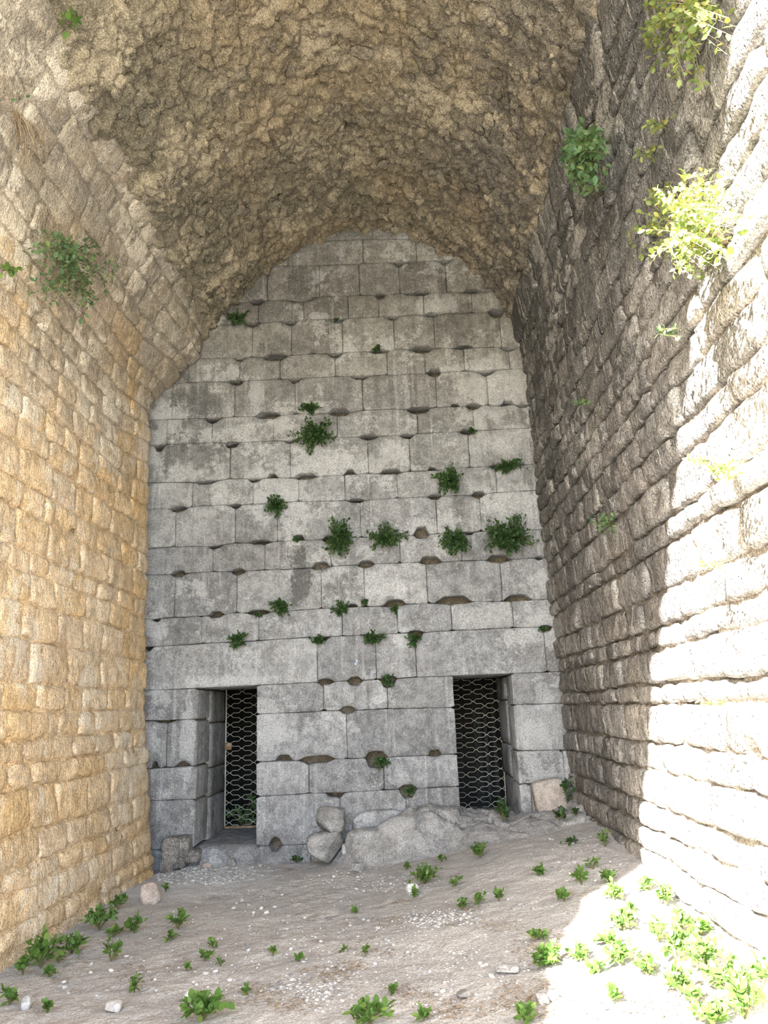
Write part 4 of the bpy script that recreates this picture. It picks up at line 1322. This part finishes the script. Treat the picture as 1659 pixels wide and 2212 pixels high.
side_plant('half-sunlit yellow-green shrub jutting from the wall at the shadow edge', 'R', 1505, 485, 225, 205, 2003, 0.036, 120, 14, 'leaf_pale', 0.15, 'twig', off=(70, 40), outl=0.45, start=0.3)
side_plant('leafy sprig below the trailing shrub on the grey-brown wall', 'R', 1448, 268, 34, 40, 2004, 0.04, 6, 5, 'leaf_pale')
side_plant('single small sprig on the grey-brown wall between dense bush and sunlit shrub', 'R', 1422, 330, 24, 26, 2005, 0.035, 6, 5, 'leaf_pale')
side_plant('tiny green sprig in a joint of the wall below the sunlit shrub', 'R', 1470, 720, 26, 22, 2006, 0.035, 8, 5, 'leaf_grey')
side_plant('tiny round tuft in a joint of the grey-brown wall near the end wall', 'R', 1280, 868, 18, 20, 2007, 0.04, 8, 5, 'leaf_grey')
side_plant('loose grey-green tuft halfway up the shaded wall beside the shadow edge', 'R', 1328, 1132, 64, 60, 2008, 0.035, 18, 6, 'leaf_grey')
side_plant('bright sunlit tuft on the white-lit wall, the larger of two', 'R', 1598, 1018, 60, 58, 2009, 0.03, 26, 8, 'leaf_pale')
side_plant('small sunlit sprig just beside the larger tuft on the lit wall', 'R', 1541, 996, 32, 22, 2013, 0.025, 10, 5, 'leaf_pale')
side_plant('small bright sprig low on the lit wall near the shadow edge', 'R', 1563, 1222, 28, 26, 2010, 0.025, 10, 6, 'leaf_pale')
side_plant('lowest tiny sprig in a joint of the lit wall', 'R', 1571, 1522, 20, 20, 2011, 0.025, 8, 5, 'leaf_pale')
side_plant('green tuft at the foot of the grey-brown wall behind the leaning slab', 'R', 1236, 1700, 20, 46, 2012, 0.05, 10, 6, 'leaf_wall', x_wall=1.85, outl=0.04)
side_plant('large feathery shrub hanging on the honey-coloured wall', 'L', 138, 580, 190, 150, 2101, 0.05, 70, 10, 'leaf_grey', 0.12, 'twig', off=(-20, -20), outl=0.35)
side_plant('trailing sprig hanging below the feathery shrub', 'L', 175, 655, 70, 110, 2102, 0.05, 14, 7, 'leaf_grey', 0.05, 'twig', off=(-20, -60))
side_plant('low leafy tuft at the base of the feathery shrub', 'L', 80, 640, 70, 50, 2106, 0.05, 14, 7, 'leaf_grey', 0.05, 'twig', off=(40, -40))
side_plant('thin dry twiggy plant with a few leaves at the upper edge of the honey wall', 'L', 40, 200, 110, 70, 2103, 0.045, 10, 3, 'leaf_grey', 0.1, 'twig', off=(-30, -10))
side_plant('tiny bright green tuft in a hole at the top of the honey wall', 'L', 133, 48, 22, 44, 2104, 0.06, 8, 4, 'leaf_weed', x_wall=-2.6)
side_plant('bit of green foliage at the picture edge on the honey wall', 'L', 4, 585, 26, 24, 2105, 0.05, 8, 5, 'leaf_weed')
# bare hanging twigs
rg = np.random.RandomState(3)
root = on_x(20, 230, -2.98)
o = add_obj('dry_twigs', None, loc=root)
tag(o, 'bundle of bare dry twigs hanging on the upper honey-coloured wall', 'twigs')
for i in range(16):
    e = on_x(rg.uniform(-10, 100), rg.uniform(300, 400), -2.95+rg.uniform(0, 0.15))-root
    mid = e*0.5+np.array([0.12, rg.uniform(-0.1, 0.25), rg.uniform(0, 0.2)])
    t = np.linspace(0, 1, 9)[:, None]
    Vx, Fx = tube(2*t*(1-t)*mid+t*t*e+0.01*rg.normal(size=(9, 3))*t, np.linspace(0.008, 0.003, 9), 4)
    add_obj('twig', make_mesh('twig', Vx, Fx), M['twig'], o)

# weeds on the floor
def weed(label, px, py, wpx, hpx, seed, leaf=0.05, n=None, per=6, mat='leaf_weed', single=False):
    """(px, py) is the foot of the clump in the picture"""
    rg = np.random.RandomState(seed)
    g = on_surface(px, py)
    sc = np.linalg.norm(g-EYE)/FPX
    w, h = wpx*sc, hpx*sc
    n = int(1.7*n) if n else max(5, int(26*(w/0.25)))
    leaf *= 0.8
    ends = []
    for i in range(n):
        th, rr = rg.uniform(0, 6.28), rg.rand()**0.5
        x, y = g[0]+0.46*w*rr*math.cos(th), g[1]+0.40*w*rr*math.sin(th)
        y = min(y, YB-0.06)
        x = min(max(x, -2.86), 1.80)
        hh = h*rg.uniform(0.45, 1.0)*(1-0.35*rr)
        ends.append((x, y, surf_z(x, y)+max(hh, 0.02)))
    return plant('weed', label, 'weed', g, ends, (0, 0, 1), leaf, per, mat, seed, 'weeds growing on the floor', single, 0.0025, 'stem', 0, 0.3, face=(0, -0.35, 0.8))
weed('large nettle-like weed clump nearest the corner of the honey wall', 88, 2092, 72, 62, 3001, 0.075, 14, 5, single=True)
weed('sprawling weed joined to the large clump by the honey wall', 155, 2062, 76, 34, 3002, 0.065, 12, 4, single=True)
weed('short weed in front of the large clump by the honey wall', 50, 2108, 34, 40, 3003, 0.065, 6, 4, single=True)
weed('bushy weed against the foot of the honey wall, middle of the row', 215, 2010, 72, 46, 3004, 0.065, 16, 5, single=True)
weed('dark weed tuft nearest the pink cobble by the honey wall', 255, 1966, 42, 30, 3005, 0.055, 8, 5)
weed('leafy weed standing free to the side of the bushy one', 290, 2016, 44, 36, 3006, 0.06, 8, 5, single=True)
weed('low spreading weed below the bushy one', 246, 2024, 38, 22, 3007, 0.05, 8, 4)
weed('three-armed small weed on open dust near the honey wall', 240, 2078, 50, 46, 3008, 0.06, 7, 4, single=True)
weed('tall two-tiered weed on the open dust past the cobble', 385, 2008, 40, 44, 3009, 0.055, 9, 5, single=True)
weed('small weed directly below the two-tiered one', 371, 2032, 28, 20, 3010, 0.045, 6, 4)
weed('small sprouts beside a withered patch near the honey wall', 128, 2080, 22, 24, 3011, 0.045, 4, 4)
weed('creeping weed in front of the corner clump', 106, 2110, 34, 18, 3012, 0.045, 6, 4)
weed('weed tuft at the very edge of the picture low by the honey wall', 20, 2172, 36, 34, 3013, 0.055, 7, 4)
weed('small weed between two pale stones at the bottom', 102, 2184, 26, 20, 3014, 0.045, 6, 4)
weed('withered weed with a few green leaves on the open floor', 290, 2145, 26, 34, 3015, 0.05, 6, 4)
weed('bright broad weed clump at the bottom edge of the picture', 440, 2205, 104, 50, 3016, 0.075, 20, 4, single=True)
weed('small dark weed on the dust near the picture centre, upper of two', 461, 2050, 22, 22, 3017, 0.04, 5, 4)
weed('small bushy weed on the dust, lower of two', 442, 2078, 30, 24, 3018, 0.045, 7, 4)
weed('tiny weed pair beside a white pebble', 477, 2088, 16, 16, 3019, 0.04, 4, 3)
weed('tiny dark sprout on the open dust', 402, 2098, 18, 18, 3020, 0.04, 4, 4)
weed('tiny sprout in dry litter near the bottom', 535, 2150, 18, 22, 3021, 0.04, 4, 4)
weed('tiny upright sprout on bare dust', 590, 2066, 12, 26, 3022, 0.04, 4, 4)
weed('small sprout by a withered tuft in mid floor', 645, 2078, 18, 18, 3023, 0.045, 4, 4)
weed('single upright green sprout in mid floor', 790, 2064, 14, 24, 3024, 0.045, 4, 4)
weed('tiny sprout left of the upright one', 742, 2058, 12, 12, 3025, 0.035, 3, 3)
weed('small round sprout in the dust below the boulders', 764, 1974, 14, 12, 3026, 0.045, 4, 3)
weed('small green sprout within a brown litter patch', 850, 2148, 14, 22, 3027, 0.045, 4, 4)
weed('fresh green weed clump cut by the bottom edge', 800, 2212, 90, 40, 3028, 0.065, 14, 4)
weed('small weed in the litter at the bottom edge', 916, 2206, 26, 22, 3029, 0.045, 6, 4)
weed('dense low weed patch on the slope below the ridge', 918, 1910, 84, 40, 3030, 0.05, 22, 5)
weed('low weed tuft beside the dense patch on the slope', 984, 1916, 32, 22, 3031, 0.045, 7, 5)
weed('small weed tuft beside the whitish cobble', 894, 1940, 18, 22, 3032, 0.045, 5, 4)
weed('leafy weed below a brown litter hollow on the slope', 998, 1966, 28, 26, 3033, 0.045, 6, 4)
weed('weed hugging a brown rock patch on the slope', 1034, 1954, 36, 22, 3034, 0.045, 7, 5)
weed('slim weed alone on the slope, mid height', 1078, 1948, 26, 32, 3035, 0.05, 6, 4)
weed('large dark weed on top of the bedrock slope', 1038, 1852, 50, 36, 3036, 0.055, 12, 5, 'leaf_weed')
weed('small weed at the foot of the bedrock ridge', 954, 1862, 26, 18, 3037, 0.045, 6, 4)
weed('small dark weed in the gravel below the ridge', 878, 1880, 20, 18, 3038, 0.045, 5, 4)
weed('flat dark weed high on the slope near the leaning slab', 1232, 1824, 40, 14, 3039, 0.045, 8, 4, 'leaf_wall')
weed('flat bright weed on the slope in the shade', 1165, 1890, 34, 20, 3040, 0.05, 7, 5)
weed('yellow-green weed standing alone near the shadow edge', 1220, 1948, 28, 26, 3041, 0.055, 8, 5)
weed('weed at the foot of the wall, uppermost of the row beside it', 1308, 1830, 26, 40, 3042, 0.05, 8, 4)
weed('weed pair on the slope in the row along the grey-brown wall', 1256, 1912, 34, 40, 3043, 0.05, 9, 5)
weed('small dark weed in the row along the grey-brown wall', 1282, 1878, 26, 24, 3044, 0.045, 6, 4)
weed('round weed in the row along the grey-brown wall, nearest the sunlight', 1317, 1906, 36, 26, 3045, 0.05, 9, 5)
weed('bright weed at the tip of the sunlit patch', 1326, 1944, 42, 36, 3046, 0.055, 12, 5)
weed('dark broad-leaved weed in front of the leaning slab', 1208, 1772, 30, 24, 3047, 0.08, 6, 3, 'leaf_wall')
weed('small weed in the corner behind the leaning slab', 1244, 1764, 22, 22, 3048, 0.05, 6, 4, 'leaf_wall')
weed('weed against the grille foot on the ridge', 1088, 1774, 40, 46, 3049, 0.06, 12, 6, 'leaf_wall')
weed('low weed by the stacked boulders at the wall foot', 640, 1864, 36, 16, 3050, 0.045, 8, 4, 'leaf_wall')
weed('dark leafy sprig beside the stacked boulders', 668, 1822, 14, 28, 3051, 0.07, 4, 3, 'leaf_wall')
weed('small weed by the pink cobble', 358, 1926, 20, 18, 3052, 0.04, 5, 4)
weed('green weed at the shadow edge above a litter patch', 1185, 2086, 64, 40, 3053, 0.06, 16, 5, 'leaf_weed')
weed('small weed in dry grass above the green shadow-edge weed', 1165, 2030, 40, 18, 3054, 0.045, 8, 4)
weed('low weed cut by the bottom edge in the brown litter', 1135, 2210, 44, 34, 3055, 0.06, 9, 4)
# weeds standing in the sun
SUN_W = [(1440, 1958, 44, 44, 'sunlit weed against the foot of the lit wall'), (1398, 1925, 34, 26, 'small sunlit weed where the shadow meets the wall'),
 (1348, 2010, 70, 40, 'sunlit weed patch nearest the shadow edge'), (1315, 2042, 46, 26, 'low sunlit weed between shadow edge and larger patch'),
 (1475, 2018, 52, 52, 'tall sunlit weed close to the lit wall'), (1425, 2035, 40, 50, 'slim sunlit weed beside the tall one'),
 (1518, 2020, 60, 30, 'pale sunlit weed at the foot of the lit wall'), (1340, 2088, 60, 54, 'sunlit weed clump low in the middle of the lit floor'),
 (1255, 2078, 46, 30, 'lit weed just outside the shadow edge'), (1400, 2110, 50, 48, 'sunlit weed in the centre of the lit floor'),
 (1465, 2078, 80, 66, 'lush sunlit weed, topmost of the big bunch'), (1525, 2100, 90, 70, 'lush sunlit weed, middle of the big bunch'),
 (1570, 2140, 90, 60, 'lush sunlit weed nearest the lit wall'), (1470, 2150, 60, 56, 'sunlit weed below the big bunch'),
 (1292, 2100, 36, 20, 'flat sunlit weed near the shadow edge, low'), (1500, 2176, 44, 40, 'small sunlit weed low on the lit floor'),
 (1325, 2170, 30, 36, 'lone sunlit sprig on the white floor'), (1610, 2200, 110, 80, 'tall grassy sunlit weed at the bottom corner'),
 (1650, 2130, 40, 60, 'sunlit weed cut by the picture edge'), (1540, 2215, 90, 44, 'sunlit weed cut by the bottom edge'), (1365, 1968, 14, 10, 'tiny sunlit sprig on bare floor')]
for i, (px, py, w, h, lab) in enumerate(SUN_W):
    weed(lab, px, py, w, h, 3100+i, 0.06, None, 4)

# fig shoots behind the grilles, lobed leaves
def fig_leaf():
    pts = [(0, 0, 0)]
    lobes = [(-2.3, 0.62), (-1.25, 0.9), (0.0, 1.0), (1.25, 0.9), (2.3, 0.62)]
    outline = []
    for i, (a, r) in enumerate(lobes):
        a *= 0.62
        for da, f in ((-0.26, 0.62), (-0.12, 0.92), (0.0, 1.0), (0.12, 0.92), (0.26, 0.62)):
            outline.append((math.sin(a+da)*r*f, math.cos(a+da)*r*f*0.95+0.05, 0.06*math.cos(i*2.2)))
        if i < 4: 
            am = (lobes[i][0]+lobes[i+1][0])*0.31
            outline.append((math.sin(am)*0.38, math.cos(am)*0.38+0.05, -0.03))
    V = [(0, 0.0, 0)]+outline
    F = [[0, i+1, i+2] for i in range(len(outline)-1)]
    me = make_mesh('fig_leaf', np.array(V), np.array(F))
    me.materials.append(M['leaf_fig'])
    return me
FIG = fig_leaf()
def fig(label, leaves, root_px, Y, seed):
    rg = np.random.RandomState(seed)
    root = on_y(*root_px, Y)
    r = add_obj('fig_shoot', None, loc=root)
    tag(r, label, 'plant')
    for (px, py, spx) in leaves:
        yy = Y+rg.uniform(-0.06, 0.08)
        p = on_y(px, py, yy)-root
        s = spx*Y/FPX
        o = add_obj('fig_leaf', FIG, None, r, p)
        o.rotation_euler = (math.radians(rg.uniform(55, 95)), rg.uniform(-0.9, 0.9), rg.uniform(-0.5, 0.5))
        o.scale = (s, s, s)
        t = np.linspace(0, 1, 6)[:, None]
        Vx, Fx = tube(2*t*(1-t)*(p*np.array([0.3, 1, 0.8]))+t*t*p, 0.006, 4)
        add_obj('stem', make_mesh('stem', Vx, Fx), M['stem'], r)
fig('young fig shoot with lobed leaves at the foot of the narrow grille', [(500, 1762, 16), (512, 1754, 15), (530, 1770, 17), (545, 1742, 16), (540, 1728, 15), (535, 1756, 14), (522, 1772, 14), (550, 1760, 14), (548, 1776, 14)], (530, 1800), yg+0.10, 5)
fig('low fig shoot with lobed leaves behind the grille on the ridge', [(1012, 1768, 14), (1030, 1770, 14), (1048, 1762, 15), (1060, 1756, 14), (1070, 1770, 15), (1085, 1764, 14), (1040, 1774, 13)], (1045, 1788), yr+0.08, 6)
